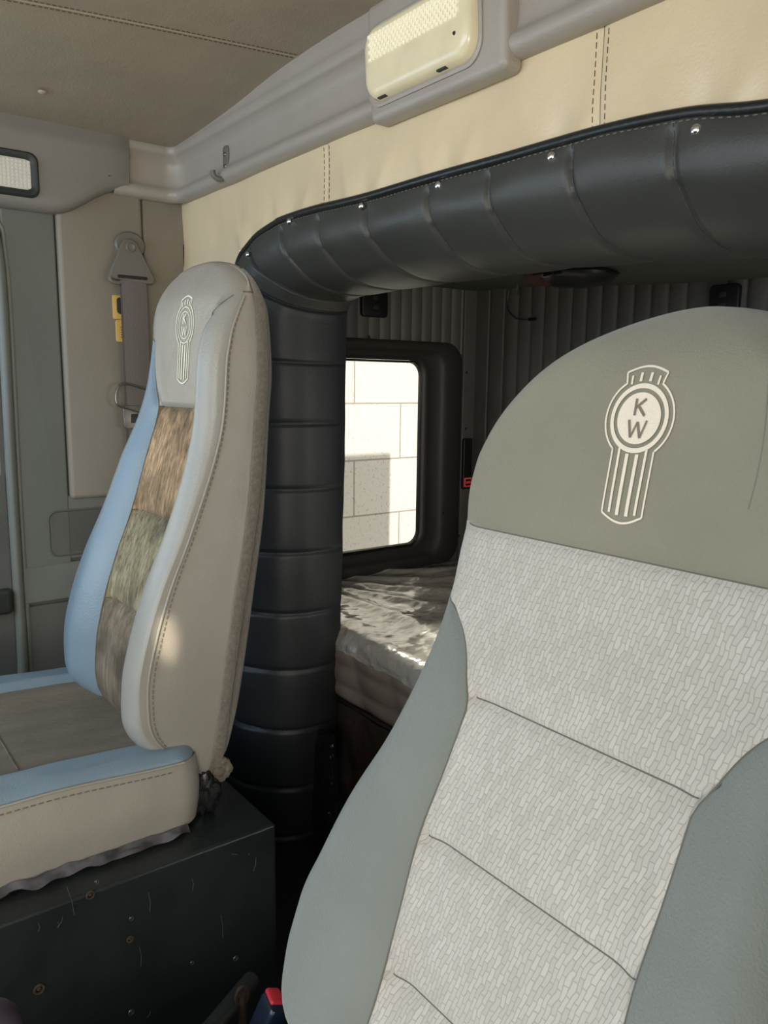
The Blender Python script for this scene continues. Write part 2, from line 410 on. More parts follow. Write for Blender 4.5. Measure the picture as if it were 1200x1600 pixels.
# back wall upper band + flanks
RIV = [(-1.625, 1.45), (-1.455, 1.485), (-1.20, 1.485), (-.985, 1.485), (-.76, 1.48), (-.545, 1.47)]
def wall_y(x, z):
    y = YB + .006 * noise.noise(Vector((x * 6, 0, z * 7)))
    for a, b_ in RIV:
        dx = x - a; dz = z - b_; y += .005 * exp(-(dx * dx / .0004 + dz * dz / .0012)) - .004 * exp(-((abs(dx) - .045 - dz * .4) ** 2 / .0003 + dz * dz / .002))
    for a in (-1.323, -.692): y += .003 * exp(-((x - a) / .004) ** 2)
    return y
def wall_panel(x0, x1, z0, z1, n=40, m=16):
    rows = []
    for i in range(n + 1):
        x = x0 + (x1 - x0) * i / n
        rows.append([Vector((x, wall_y(x, z0 + (z1 - z0) * j / m), z0 + (z1 - z0) * j / m)) for j in range(m + 1)])
    return rows
mb = MB(); mb.grid(wall_panel(XL, XR, 1.445, 1.76, 360, 36))
def flank_edge(z): return lerp(z, [(0, -1.83), (.55, -1.73), (1.15, -1.67), (1.34, -1.66), (1.41, -1.655), (1.445, -1.60)])
mb.grid([[Vector((XL + (flank_edge(1.445 * j / 60) - XL) * i / 12, YB + .004 * noise.noise(Vector((i * .3, 0, j * .2))), 1.445 * j / 60)) for j in range(61)] for i in range(13)])
wall_back = struct('wall_back', mb, M['beige'])
for xa in (-1.323, -.692):
    mb = MB()
    for dx in (-.009, .009): stitches(mb, [(xa + dx, wall_y(xa + dx, z) - .0004, z) for z in [1.44 + k_ * .01 for k_ in range(18)]], r=.0006, ln=.007, gap=.004)
    mb.build('stitching', M['darkthread'], wall_back)
    MB().tube([(xa, wall_y(xa, z) + .0003, z) for z in [1.45 + k_ * .01 for k_ in range(17)]], .0009, 6).build('seam_line', M['thread'], wall_back)

# left (passenger) wall made of its panels
Z_ = 1.75
mb = MB()
mb.box(XL - .06, XL - .012, .40, YB, 0, Z_)              # backing
mb.box(XL - .04, XL, YB, 1.08, 0, 1.5)                   # sleeper side wall around the window
mb.box(XL - .04, XL, 1.08, 1.72, 0, .59); mb.box(XL - .04, XL, 1.08, 1.72, 1.25, 1.5); mb.box(XL - .04, XL, 1.72, YS + .05, 0, 1.5)
wall_left = struct('wall_left', mb, M['pleat'], smooth=False)

# door post surround (green grey), pillar pad, corner pad
mb = MB(); plate(mb, PX(XL - .012), .428, .545, .70, 1.56, 0, .012, .004, .005)
plate(mb, PX(XL - .012), .428, .80, .712, .872, 0, .010, .004, .005)
struct('trim_1', mb, M['post'])
mb = MB(); plate(mb, PX(XL - .012), .548, .752, .862, 1.62, 0, .022, .012, .010)
struct('trim_2', mb, M['pillar'])
mb = MB(); plate(mb, PX(XL - .012), .756, .868, .60, 1.62, 0, .012, .006, .006)
struct('trim_3', mb, M['pillar'])
mb = MB(); plate(mb, PX(XL - .012), .428, .86, .612, .706, 0, .014, .006, .006)
struct('trim_4', mb, M['post'])
mb = MB(); plate(mb, PX(XL - .012), .428, .86, .02, .606, 0, .010, .006, .006)
struct('trim_5', mb, M['lowpanel'])

# speaker grille: rounded recess frame + perforated ribs
a0, b0 = .492, .722; a1, b1 = .66, .838
sg = thing('speaker_grille', 'grey ribbed speaker grille set in the wall panel beside the passenger backrest', 'speaker', (XL, .57, b0))
mb = MB(); ringframe(mb, PX(XL), (a0, a1, b0, b1), (a0 + .006, a1 - .006, b0 + .006, b1 - .006), .022, .018, [(0, -.002), (0, .001), (.5, .003), (1, .001), (1, -.004)]); mb.build('rim', M['lowpanel'], sg)
mb = MB()
z = b0 + .009
while z < b1 - .009:
    mb.box(XL - .003, XL + .0005, a0 + .009, a1 - .009, z, z + .0018); z += .0036
mb.build('grille_ribs', M['lowpanel'], sg, smooth=False)

# passenger door (only its rear edge is in view)
mb = MB()
mb.box(XL - .05, XL - .01, -.9, .405, 0, .93); mb.box(XL - .05, XL - .01, -.9, .405, 1.56, Z_); mb.box(XL - .05, XL - .01, -1.0, -.86, .93, 1.56)
mb.box(XL - .05, XL - .01, .398, .408, .93, 1.56)
door = struct('door_1', mb, M['lowpanel'], smooth=False)
MB().box(XL - .04, XL - .034, -.86, .40, .92, 1.57).build('window_pane', M['glass'], door, smooth=False)
MB().box(XL - .01, XL + .02, -.8, .40, .60, .66, .01).build('armrest', M['rubber'], door)
mb = MB(); mb.tube(crom([(XL, .34, 1.52), (XL, .40, 1.49), (XL, .418, 1.44), (XL, .422, 1.3), (XL, .418, .9), (XL, .416, .45), (XL, .40, .05)], 8), .0125, 12)
mb.tube(crom([(XL - .004, .36, 1.535), (XL - .004, .425, 1.5), (XL - .004, .436, 1.44), (XL - .004, .440, 1.3), (XL - .004, .436, .9), (XL - .004, .434, .45), (XL - .004, .42, .05)], 8), .006, 8)
mb.build('door_seal', M['post'], door)

# driver-side wall with door opening (behind and beside the camera)
mb = MB(); mb.box(XR, XR + .05, .10, 1.15, 0, 1.8); mb.box(XR, XR + .05, 1.15, 1.65, 0, .63); mb.box(XR, XR + .05, 1.15, 1.65, 1.22, 1.8); mb.box(XR, XR + .05, 1.65, YS + .05, 0, 1.8); mb.box(XR, XR + .05, -1.2, .10, 1.62, 1.8); mb.box(XR, XR + .05, -1.2, .10, -.05, .25)  # berth opening is added, unseen, to let light into the sleeper
struct('wall_right', mb, M['side'], smooth=False)
# front wall below the windscreen
mb = MB(); mb.box(XL - .05, XR + .05, -1.25, -1.2, 0, .95)
struct('wall_front', mb, M['lowpanel'], smooth=False)

# ------------------------------------------------------------------ cove trim swept round the corner
def cove_profile():
    pts = [(0.0, 1.594), (.012, 1.594), (.024, 1.600), (.029, 1.610), (.026, 1.620), (.017, 1.630), (.013, 1.642), (.0125, 1.665), (.015, 1.682), (.024, 1.695), (.033, 1.703), (.036, 1.714), (.034, 1.726), (.036, 1.745), (.036, 1.775)]
    return [Vector((p[0], p[1], 0)) for p in pts]
prof = [(p.x, p.y) for p in crom([(a, b_, 0) for a, b_ in [(p.x, p.y) for p in cove_profile()]], 4)]
path = []                                 # (x, y, inward normal)
R_ = .055
path.append((XL, .68, (1, 0))); path.append((XL, YB - R_, (1, 0)))
for i in range(1, 12):
    a = pi / 2 * i / 12; path.append((XL + R_ - R_ * cos(a), YB - R_ + R_ * sin(a), (cos(a), -sin(a))))
path.append((XL + R_, YB, (0, -1)))
k = XL + R_
while k < XR: k += .06; path.append((min(k, XR), YB, (0, -1)))
rows = []
for x, y, nn in path:
    rows.append([Vector((x + nn[0] * d, y + nn[1] * d, z)) for d, z in prof])
cove = struct('trim_6', MB().grid(rows), M['cove'])
# small joint ribs in the cove
for xj in (-.83,):
    MB().tube([(xj, YB - d, z) for d, z in prof], .0016, 6).build('joint_line', M['rubber'], cove)

# side header moulding above the passenger door with its lamp
def low_z(y): return 1.530 + .072 * sst(.54, .70, y)
rows = []
for i in range(70):
    y = -1.1 + (.715 + 1.1) * i / 69; zl = low_z(y); e = sst(.700, .715, y)
    sec = [(-.01, zl), (.010, zl), (.028, zl + .006), (.036, zl + .018), (.038, zl + .035), (.038, zl + .08 - .05 * sst(.54, .7, y)), (.040, 1.668), (.046, 1.680), (.048, 1.692), (.046, 1.70), (.046, 1.76)]
    rows.append([Vector((XL + d * (1 - .18 * e), y, z)) for d, z in sec])
rows.append([Vector((XL - .01, .718, p.z)) for p in rows[-1]])
struct('trim_7', MB().grid(rows), M['side'])
lamp = thing('courtesy_lamp', 'rectangular lamp in black rubber frame above the passenger door, at the left edge', 'lamp', (XL + .03, .38, 1.56))
mb = MB(); ringframe(mb, PX(XL + .038), (.22, .506, 1.553, 1.650), (.236, .490, 1.569, 1.634), .02, .012, [(0, -.004), (0, .003), (.3, .009), (.7, .008), (1, .003), (1, -.002)]); mb.build('frame', M['rubber'], lamp)
mb = MB(); plate(mb, PX(XL + .037), .236, .490, 1.569, 1.634, -.002, .004, .012, .003); mb.build('lens', M['lensdim'], lamp)
mb = MB()
for i in range(30):
    for j in range(8):
        y = .242 + i * .0084; z = 1.5755 + j * .0075
        mb.ball((XL + .041, y, z), .004, 6, 2, half=True, axis=(1, 0, 0), flat=.5)
mb.build('lens_prisms', M['lensdim'], lamp)

# ------------------------------------------------------------------ dome lamp in its housing on the rear cove
hs = thing('dome_lamp', 'cream frosted dome lamp lens in grey housing on the rear wall cove', 'lamp', (-1.0, YB - .05, 1.58))
PB = PY(YB)
def hp(a, b_, d):
    d *= .75; a += .012; return Vector((a, YB - .028 - d - .06 * (b_ - 1.60), b_))
def hp_old(a, b_, d):                 # housing plane leans: lower edge nearer the wall
    return Vector((a, YB - .030 - d - .10 * (b_ - 1.60), b_))
mb = MB(); plate(mb, hp, -1.152, -.838, 1.578, 1.756, -.03, .010, .012, .012); mb.build('housing', M['cove'], hs)
mb = MB(); ringframe(mb, hp, (-1.150, -.880, 1.597, 1.721), (-1.142, -.888, 1.605, 1.713), .034, .030, [(0, .008), (0, .014), (.5, .016), (1, .013), (1, .008)]); mb.build('rim', M['cove'], hs)
lx0, lx1, lz0, lz1 = -1.141, -.889, 1.606, 1.712
rings = []
for t, d in ((0, .006), (.0, .014), (.012, .020), (.03, .025), (.07, .030), (.16, .034), (.3, .036), (.6, .037), (.96, .037)):
    cx, cz = (lx0 + lx1) / 2, (lz0 + lz1) / 2; hw, hh = (lx1 - lx0) / 2, (lz1 - lz0) / 2; o = t * hh
    rings.append([hp(x, y, d) for x, y in rr(cx - hw + o, cx + hw - o, cz - hh + o, cz + hh - o, max(.030 - o * .5, .0008), 8)])
MB().loft(rings).build('lens', M['lens'], hs)
mb = MB()
for i in range(22):
    for j in range(7):
        x = -1.118 + i * .0096 + (.0048 if j % 2 else 0); z = 1.662 + j * .0056
        if x > -.905: continue
        mb.ball(hp(x, z, .036 - .0 * j), .0046, 4, 2, half=True, axis=(0, -1, -.1), flat=.75)
mb.build('lens_prisms', M['lensin'], hs)
for x in (-1.10, -.955): MB().box(x, x + .02, YB - .048, YB - .042, 1.6055, 1.6085).build('lens_clip', M['rubber'], hs)
MB().ball(hp(-.918, 1.640, .036), .003, 8, 3, half=True, axis=(0, -1, 0)).build('lens_screw', M['rust'], hs)

# coat hook on the cove
hk = thing('coat_hook', 'small grey metal coat hook screwed to the cove near the corner', 'hook', (-1.715, YB - .03, 1.60))
mb = MB(); plate(mb, PY(YB - .012), -1.726, -1.702, 1.604, 1.674, -.003, .006, .009, .0025); mb.build('back_plate', M['beltplast'], hk)
mb = MB(); mb.tube(crom([(-1.714, YB - .016, 1.625), (-1.714, YB - .020, 1.608), (-1.716, YB - .030, 1.600), (-1.720, YB - .042, 1.606), (-1.721, YB - .045, 1.618)], 6), [.006] * 25, 10); mb.build('hook_arm', M['beltplast'], hk)
for z in (1.655, 1.630):
    MB().ball((-1.714, YB - .018, z), .005, 8, 3, half=True, axis=(0, -1, 0), flat=.6).build('screw', M['steel'], hk)

tp = MB(); plate(tp, PY(YB - .006), -1.343, -1.322, 1.474, 1.490, -.003, .001, .002, .0005)
tag(tp.build('tape_scrap', M['orange']), 'little orange tape scrap above the black padded surround', 'tape')

# ------------------------------------------------------------------ padded black surround of the sleeper opening
outer = [(-1.86, -.0), (-1.80, .25), (-1.755, .55), (-1.715, .9), (-1.695, 1.15), (-1.69, 1.34), (-1.684, 1.39), (-1.662, 1.425), (-1.625, 1.444), (-1.575, 1.462), (-1.50, 1.474), (-1.47, 1.477), (-1.35, 1.477), (-1.18, 1.470), (-1.0, 1.469), (-.85, 1.467), (-.68, 1.465), (-.56, 1.456), (-.45, 1.438), (-.25, 1.425), (0, 1.42), (XR, 1.42)]
inner = [(-1.60, -.0), (-1.57, .25), (-1.555, .55), (-1.545, .9), (-1.54, 1.15), (-1.538, 1.27), (-1.534, 1.30), (-1.526, 1.318), (-1.514, 1.328), (-1.495, 1.334), (-1.47, 1.336), (-1.43, 1.337), (-1.33, 1.339), (-1.16, 1.339), (-.99, 1.337), (-.84, 1.334), (-.67, 1.324), (-.55, 1.314), (-.44, 1.306), (-.25, 1.30), (0, 1.30), (XR, 1.30)]
O3 = crom([(a, 0, b_) for a, b_ in outer], 24); I3 = crom([(a, 0, b_) for a, b_ in inner], 24)
# resample finely
def resamp(A, B, step):
    oa, ob = [A[0]], [B[0]]; 
    for i in range(len(A) - 1):
        L_ = ((A[i + 1] - A[i]).length + (B[i + 1] - B[i]).length) / 2; n = max(1, round(L_ / step))
        for k_ in range(1, n + 1): oa.append(A[i].lerp(A[i + 1], k_ / n)); ob.append(B[i].lerp(B[i + 1], k_ / n))
    return oa, ob
O3, I3 = resamp(O3, I3, .004)
colz = [onY(460, y, .9).z for y in (555, 667, 770, 872, 970, 1062, 1160)]
colz += [colz[-1] - .16, colz[-1] - .3]
topx = [-1.62, -1.475, -1.335, -1.18, -1.01, -.875, -.722, -.572, -.42, -.27, -.12, .03]
def seam_d(o):
    if o.z < 1.36: ds = [abs(o.z - z) for z in colz]
    else: ds = [1]
    if o.x > -1.66 and o.z > 1.36: ds += [abs(o.x - x) for x in topx]
    if o.x < -1.6: ds.append(abs(o.z - 1.402))
    return min(ds)
# profile: (fraction inwards, y)
prof = crom([(-.02, YB + .004, 0), (.0, YB - .010, 0), (.10, YB - .018, 0), (.30, YB - .024, 0), (.50, YB - .017, 0), (.70, YB + .010, 0), (.86, YB + .040, 0), (.97, YB + .085, 0), (1.0, YB + .13, 0), (.99, YB + .17, 0), (.93, YB + .20, 0)], 5)
rows = []; seamrows = []
for o, i_ in zip(O3, I3):
    d = seam_d(o); iscol = o.z < 1.36
    q = .75 * exp(-(d / .005) ** 2) + (.16 if iscol else .30) * exp(-(d / .026) ** 2)
    r_ = []
    for n_, p in enumerate(prof):
        f, y = p.x, p.y
        w = sst(.0, .18, f)
        ff = f - (.045 * w * q) * (1 if f > .5 else .2)
        if iscol: ff = f - .03 * w * q
        P_ = o.lerp(i_, ff); P_.y = y + (.003 + .009 * (1 - sst(.45, .95, f))) * w * q
        P_ += Vector((0, 1, 0)) * (.0022 * noise.noise(Vector((P_.x * 14, P_.z * 14, f * 3))))
        r_.append(P_)
    rows.append(r_)
    seamrows.append((d, r_, o))
pad = thing('padded_surround', 'black quilted leatherette surround framing the opening to the sleeper berth', 'padding', (-.9, YB, 0))
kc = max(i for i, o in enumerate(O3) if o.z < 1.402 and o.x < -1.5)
MB().grid(rows[:kc + 1]).build('jamb_padding', M['padshade'], pad, flat_angle=80)
MB().grid(rows[kc:]).build('header_padding', M['padlit'], pad, flat_angle=80)
mb = MB(); mb.tube([(o.x, YB - .013 + .003 * sin(i * .02), o.z + .002) for i, o in enumerate(O3) if i % 4 == 0], .0075, 10)
mb.build('piping', M['blackpipe'], pad)
for i in range(1, len(seamrows) - 1):          # stitched thread in each seam
    if seamrows[i][0] < seamrows[i - 1][0] and seamrows[i][0] <= seamrows[i + 1][0] and seamrows[i][0] < .01:
        pts = [p + Vector((0, -.0012, -.0006)) for p in seamrows[i][1][3:44]]
        mb = MB(); stitches(mb, pts, r=.0005, ln=.007, gap=.004); mb.build('seam_stitching', M['gthread'], pad)
mb = MB()
stitches(mb, [r_[8] + Vector((0, -.001, 0)) for d, r_, o in seamrows if o.z > 1.36][::3], r=.0007, ln=.005, gap=.005)
mb.build('edge_stitching', M['thread'], pad)
for (px, py) in ((387, 398), (452, 346), (565, 322), (685, 290), (862, 245), (1088, 203)):
    c = onY(px, py, YB - .018)
    MB().ball(c, .0072, 14, 5, half=True, axis=(0, -1, .1), flat=.75).build('rivet', M['chrome'], pad, label='round chrome rivet head')

# ------------------------------------------------------------------ sleeper berth
def sl_ceil(x, y): return 1.462 - .05 * sst(-2, -1, x) 
rows = [[Vector((x, y, sl_ceil(x, y))) for y in (.99, 1.2, 1.5, 1.91)] for x in [XL + i * .12 for i in range(19)]]
mb = MB().grid(rows)
struct('ceiling_sleeper', mb, M['slpceil'])
# pleated back wall
def pleat_rows(n0, n1, step, P, z0, ztop, dep=.007):
    rows = []; a = n0
    while a < n1 - 1e-6:
        for k_ in range(8):
            t = k_ / 8; aa = a + step * t
            if aa > n1: break
            d = dep * abs(sin(pi * t)) ** .5
            rows.append([P(aa, z, d) for z in (z0, (z0 + ztop(aa)) / 2, ztop(aa))])
        a += step
    return rows
mb = MB().grid(pleat_rows(-1.86, XR, .054, PY(YS), .3, lambda x: sl_ceil(x, 1.9) + .01))
mb.box(XL, XR, YS, YS + .04, 0, 1.8)
struct('wall_sleeper_back', mb, M['pleat'])
mb = MB().grid(pleat_rows(.99, 1.84, .042, PX(XL), 1.255, lambda y: 1.47))
struct('wall_sleeper_left', mb, M['pleat'])
# flat corner trims with screws
ct = MB(); plate(ct, PX(XL), 1.838, 1.90, .3, 1.47, 0, .012, .004, .003); plate(ct, PY(YS), -1.995, -1.93, .3, 1.47, 0, .010, .004, .003); plate(ct, PY(YS), -1.925, -1.865, .3, 1.47, 0, .006, .004, .003)
ctr = struct('trim_8', ct, M['pleat'])
for (px, py, X) in ((742, 461, 0), (729, 582, 1), (728, 670, 1), (717, 838, 1)):
    c = onX(px, py, XL + .012) if X else onY(px, py, YS - .010)
    MB().ball(c, .005, 10, 3, half=True, axis=(1, 0, 0) if X else (0, -1, 0), flat=.5).build('screw', M['black'], ctr)

# window in the berth side wall
win = thing('window_1', 'black framed berth window with rounded corners looking onto a block wall', 'window', (XL, 1.45, .55)); win['kind'] = 'structure'
mb = MB(); ringframe(mb, PX(XL), (1.02, 1.832, .545, 1.288), (1.135, 1.665, .625, 1.227), .07, .05,
    [(0, -.002), (0, .010), (.04, .016), (.12, .018), (.40, .018), (.52, .012), (.60, .006), (.84, .004), (.86, .012), (.94, .013), (1, .008), (1, -.006)], 8)
mb.build('window_frame', M['frame'], win, flat_angle=50)
mb = MB(); ringframe(mb, PX(XL), (1.137, 1.664, .626, 1.226), (1.148, 1.656, .633, 1.219), .048, .04, [(0, .010), (.3, .014), (.8, .012), (1, .004), (1, -.006)], 8)
mb.build('gasket', M['black'], win)
MB().box(XL - .008, XL - .004, 1.10, 1.70, .60, 1.245).build('pane', M['glass'], win, smooth=False)
for (px, py) in ((577, 527), (700, 543), (698, 675), (693, 803)):
    c = onX(px, py, XL + .0165); MB().ball(c, .0045, 10, 3, half=True, axis=(1, 0, 0), flat=.5).build('screw', M['black'], win)

# black latch plate on the pleats above the window, another on the back wall
for nm, P, a0_, a1_, z0_, z1_, lab in (('switch_plate', PX(XL), 1.415, 1.512, 1.352, 1.435, 'black rounded plate on the pleated wall above the berth window'),
                               ('switch_plate', PY(YS), -1.142, -1.062, 1.325, 1.405, 'black rounded plate on the pleated rear wall above the near seat')):
    t = thing(nm, lab, 'switch plate', P((a0_ + a1_) / 2, z0_, 0))
    mb = MB(); plate(mb, P, a0_, a1_, z0_, z1_, -.002, .018, .012, .004); mb.build('plate', M['black'], t)
    for zz in (.35, .68):
        mb = MB(); zc = z0_ + (z1_ - z0_) * zz; ac = (a0_ + a1_) / 2; plate(mb, P, ac - .010, ac + .008, zc - .006, zc + .006, .017, .022, .003, .001); mb.build('slot', M['frame'], t)

# slim black switch panel with red button right of the window
sp = thing('rocker_switch', 'slim black switch strip with a red button at the berth corner', 'switch', (XL + .01, 1.86, .80))
P = PX(XL + .012)
mb = MB(); plate(mb, P, 1.840, 1.880, .798, .972, -.002, .010, .006, .003); mb.build('panel', M['black'], sp)
mb = MB(); plate(mb, P, 1.844, 1.876, .806, .838, .009, .014, .003, .001); mb.build('red_button', M['reds'], sp, label='small red button')
mb = MB(); plate(mb, P, 1.848, 1.872, .811, .833, .0135, .0150, .002, .0005); mb.build('button_face', M['black'], sp)
mb = MB()
for k_ in range(4): mb.box(XL + .0265, XL + .0275, 1.850 + k_ * .0055, 1.854 + k_ * .0055, .818, .826)
mb.build('button_marks', M['reds'], sp, smooth=False)

# hanging cable with connector, small chrome hook
c0 = onY(795, 458, 1.86); c1 = onY(793, 480, 1.86); c2 = onY(806, 497, 1.86); c3 = onY(828, 499, 1.86)
cb = thing('hanging_cable', 'thin black cable looping down the pleated wall to a small plug', 'cable', c1)
c0.z = 1.452
MB().tube(crom([c0, c1, c2, c3], 8), .0018, 6).build('wire', M['black'], cb)
MB().tube([c3 + Vector((-.004, 0, 0)), c3 + Vector((.02, 0, 0)), c3 + Vector((.026, 0, 0))], [.005, .005, .003], 8).build('plug', M['black'], cb)
c = onY(808, 456, 1.80)
hk2 = thing('ceiling_hook', 'tiny chrome hook under the sleeper ceiling beside the hanging cable', 'hook', c)
mb = MB(); mb.tube([Vector((c.x, c.y, sl_ceil(c.x, c.y))), c, c + Vector((.003, 0, -.01)), c + Vector((.01, 0, -.012))], .0025, 8); mb.build('hook_wire', M['chrome'], hk2)
# dark bundle tucked under the sleeper ceiling
cA = onY(905, 434, 1.5)
bg = thing('cloth_bundle', 'dark cloth bundle with reddish end tucked under the sleeper ceiling', 'cloth', (cA.x, cA.y, 1.37))
def blob(a, b_, cz, rx, ry, rz, seed):
    rows = []
    for i in range(15):
        th = -pi / 2 + pi * i / 14; rows.append([])
        for j in range(24):
            ph = 2 * pi * j / 24; v = Vector((cos(th) * cos(ph), cos(th) * sin(ph), sin(th)))
            k_ = 1 + .18 * noise.noise(v * 2 + Vector((seed, 0, 0)))
            v2 = Vector((a + v.x * rx * k_, b_ + v.y * ry * k_, cz + v.z * rz * k_)); v2.z = min(v2.z, sl_ceil(v2.x, v2.y) - .001); rows[-1].append(v2)
    return MB().loft(rows)
blob(cA.x, cA.y, sl_ceil(cA.x, 1.5) - .014, .085, .09, .028, 1).build('dark_cloth', M['black'], bg)
cB = onY(860, 434, 1.5); blob(cB.x, cB.y + .02, sl_ceil(cB.x, 1.5) - .012, .08, .08, .022, 5).build('red_end', mat('dull brown red cloth', s(72, 40, 32), .8), bg)

# bunk: base board, mattress, film
MX0, MX1, MY0, MY1 = XL + .02, XR - .02, 1.045, YS - .02
bunk = MB(); bunk.box(MX0, MX1, MY0 + .02, MY1, 0, .36, .006)
bunk = bunk.build('bunk_base', M['wood']); tag(bunk, 'dark wooden bunk base under the wrapped mattress', 'bunk')
mt = thing('mattress', 'quilted mattress in crinkled clear plastic lying on the berth', 'mattress', (-.9, 1.4, .36))
def mtop(x, y):
    """top height with folds fanning out from the window corner"""
    dx, dy = x + 2.15, y - 1.20; a = math.atan2(dy, dx); r_ = sqrt(dx * dx + dy * dy)
    f = .008 * (.5 + .5 * sin(a * 24 + 1.6 * noise.noise(Vector((x * 4, y * 4, 0))))) ** 2 * sst(.05, .4, r_)
    f += .002 * noise.noise(Vector((x * 9, y * 9, 1))) + .0016 * noise.noise(Vector((x * 26, y * 22, 2))) + .0011 * noise.noise(Vector((x * 60, y * 60, 4)))
    return .552 + f
nx, ny = 230, 120; rows = []
for i in range(nx + 1):
    x = MX0 + (MX1 - MX0) * i / nx; r_ = []
    for j in range(7):                      # rounded front edge
        t = j / 7 * pi / 2; r_.append(Vector((x, MY0 - .012 * 0 + .03 * (1 - sin(t)), 0)))
    r_ = []
    for j in range(ny + 1):
        y = MY0 + .004 + (MY1 - MY0 - .004) * j / ny; e = y - MY0
        z = mtop(x, y)
        if e < .035: z -= .035 - sqrt(max(0, .035 ** 2 - (.035 - e) ** 2))
        r_.append(Vector((x, y, z)))
    # skirt of film hanging a little over the front edge
    lo = .020 + .016 * noise.noise(Vector((x * 7, 0, 9)))
    sk = [Vector((x, MY0 - .004 - .004 * noise.noise(Vector((x * 40, k_ * 1.0, 0))), .520 - lo + lo * k_ / 5)) for k_ in range(6)]
    rows.append(sk + r_)
MB().grid(rows).build('plastic_wrap', M['film'], mt, flat_angle=180, label='crinkled shiny clear plastic wrap')
rows = []
for i in range(nx + 1):
    x = MX0 + (MX1 - MX0) * i / nx; r_ = []
    for j in range(25):
        z = .365 + .16 * j / 24; q = abs(sin(pi * (x * 7 + z * 3))) * abs(sin(pi * (z - .365) / .052))
        y = MY0 + .004 - .010 * q ** .6 + .03 * (abs(j - 12) / 12) ** 6
        r_.append(Vector((x, y, z)))
    rows.append(r_)
MB().grid(rows).build('quilted_side', M['quilt'], mt, flat_angle=80)
# plastic film hanging in front of the bunk base
rows = []
for i in range(80):
    x = -1.60 + 1.1 * i / 79; r_ = []
    for j in range(26):
        z = .08 + .285 * j / 25; y = MY0 + .006 + .016 * noise.noise(Vector((x * 9 + z * 6, z * 5, 3))) - .02 * (1 - j / 25)
        r_.append(Vector((x, min(y, MY0 + .016), z)))
    rows.append(r_)
fl = MB().grid(rows).build('plastic_film', M['filmdark']); tag(fl, 'loose dark crinkled plastic film hanging in front of the bunk base', 'plastic film')
# black bag in the gap under the film
c = onY(522, 1200, 1.0)
rows = []
for i in range(17):
    t = i / 16; r_ = []
    for j in range(28):
        a = 2 * pi * j / 28; rad = .055 * (1 - .55 * t ** 1.4) * (1 + .28 * noise.noise(Vector((cos(a) * 2.4, sin(a) * 2.4, t * 2.5))))
        r_.append(Vector((-1.47 + rad * cos(a) * 1.1 - .02 * t, .965 + rad * sin(a) * .55, .0 + .33 * t)))
    rows.append(r_)
tag(MB().loft(rows).build('plastic_sack', mat('black glossy bag film', s(22, 24, 26), .18, bump2=.9, b2scale=25)), 'crumpled black plastic sack standing by the foot of the black surround', 'sack')

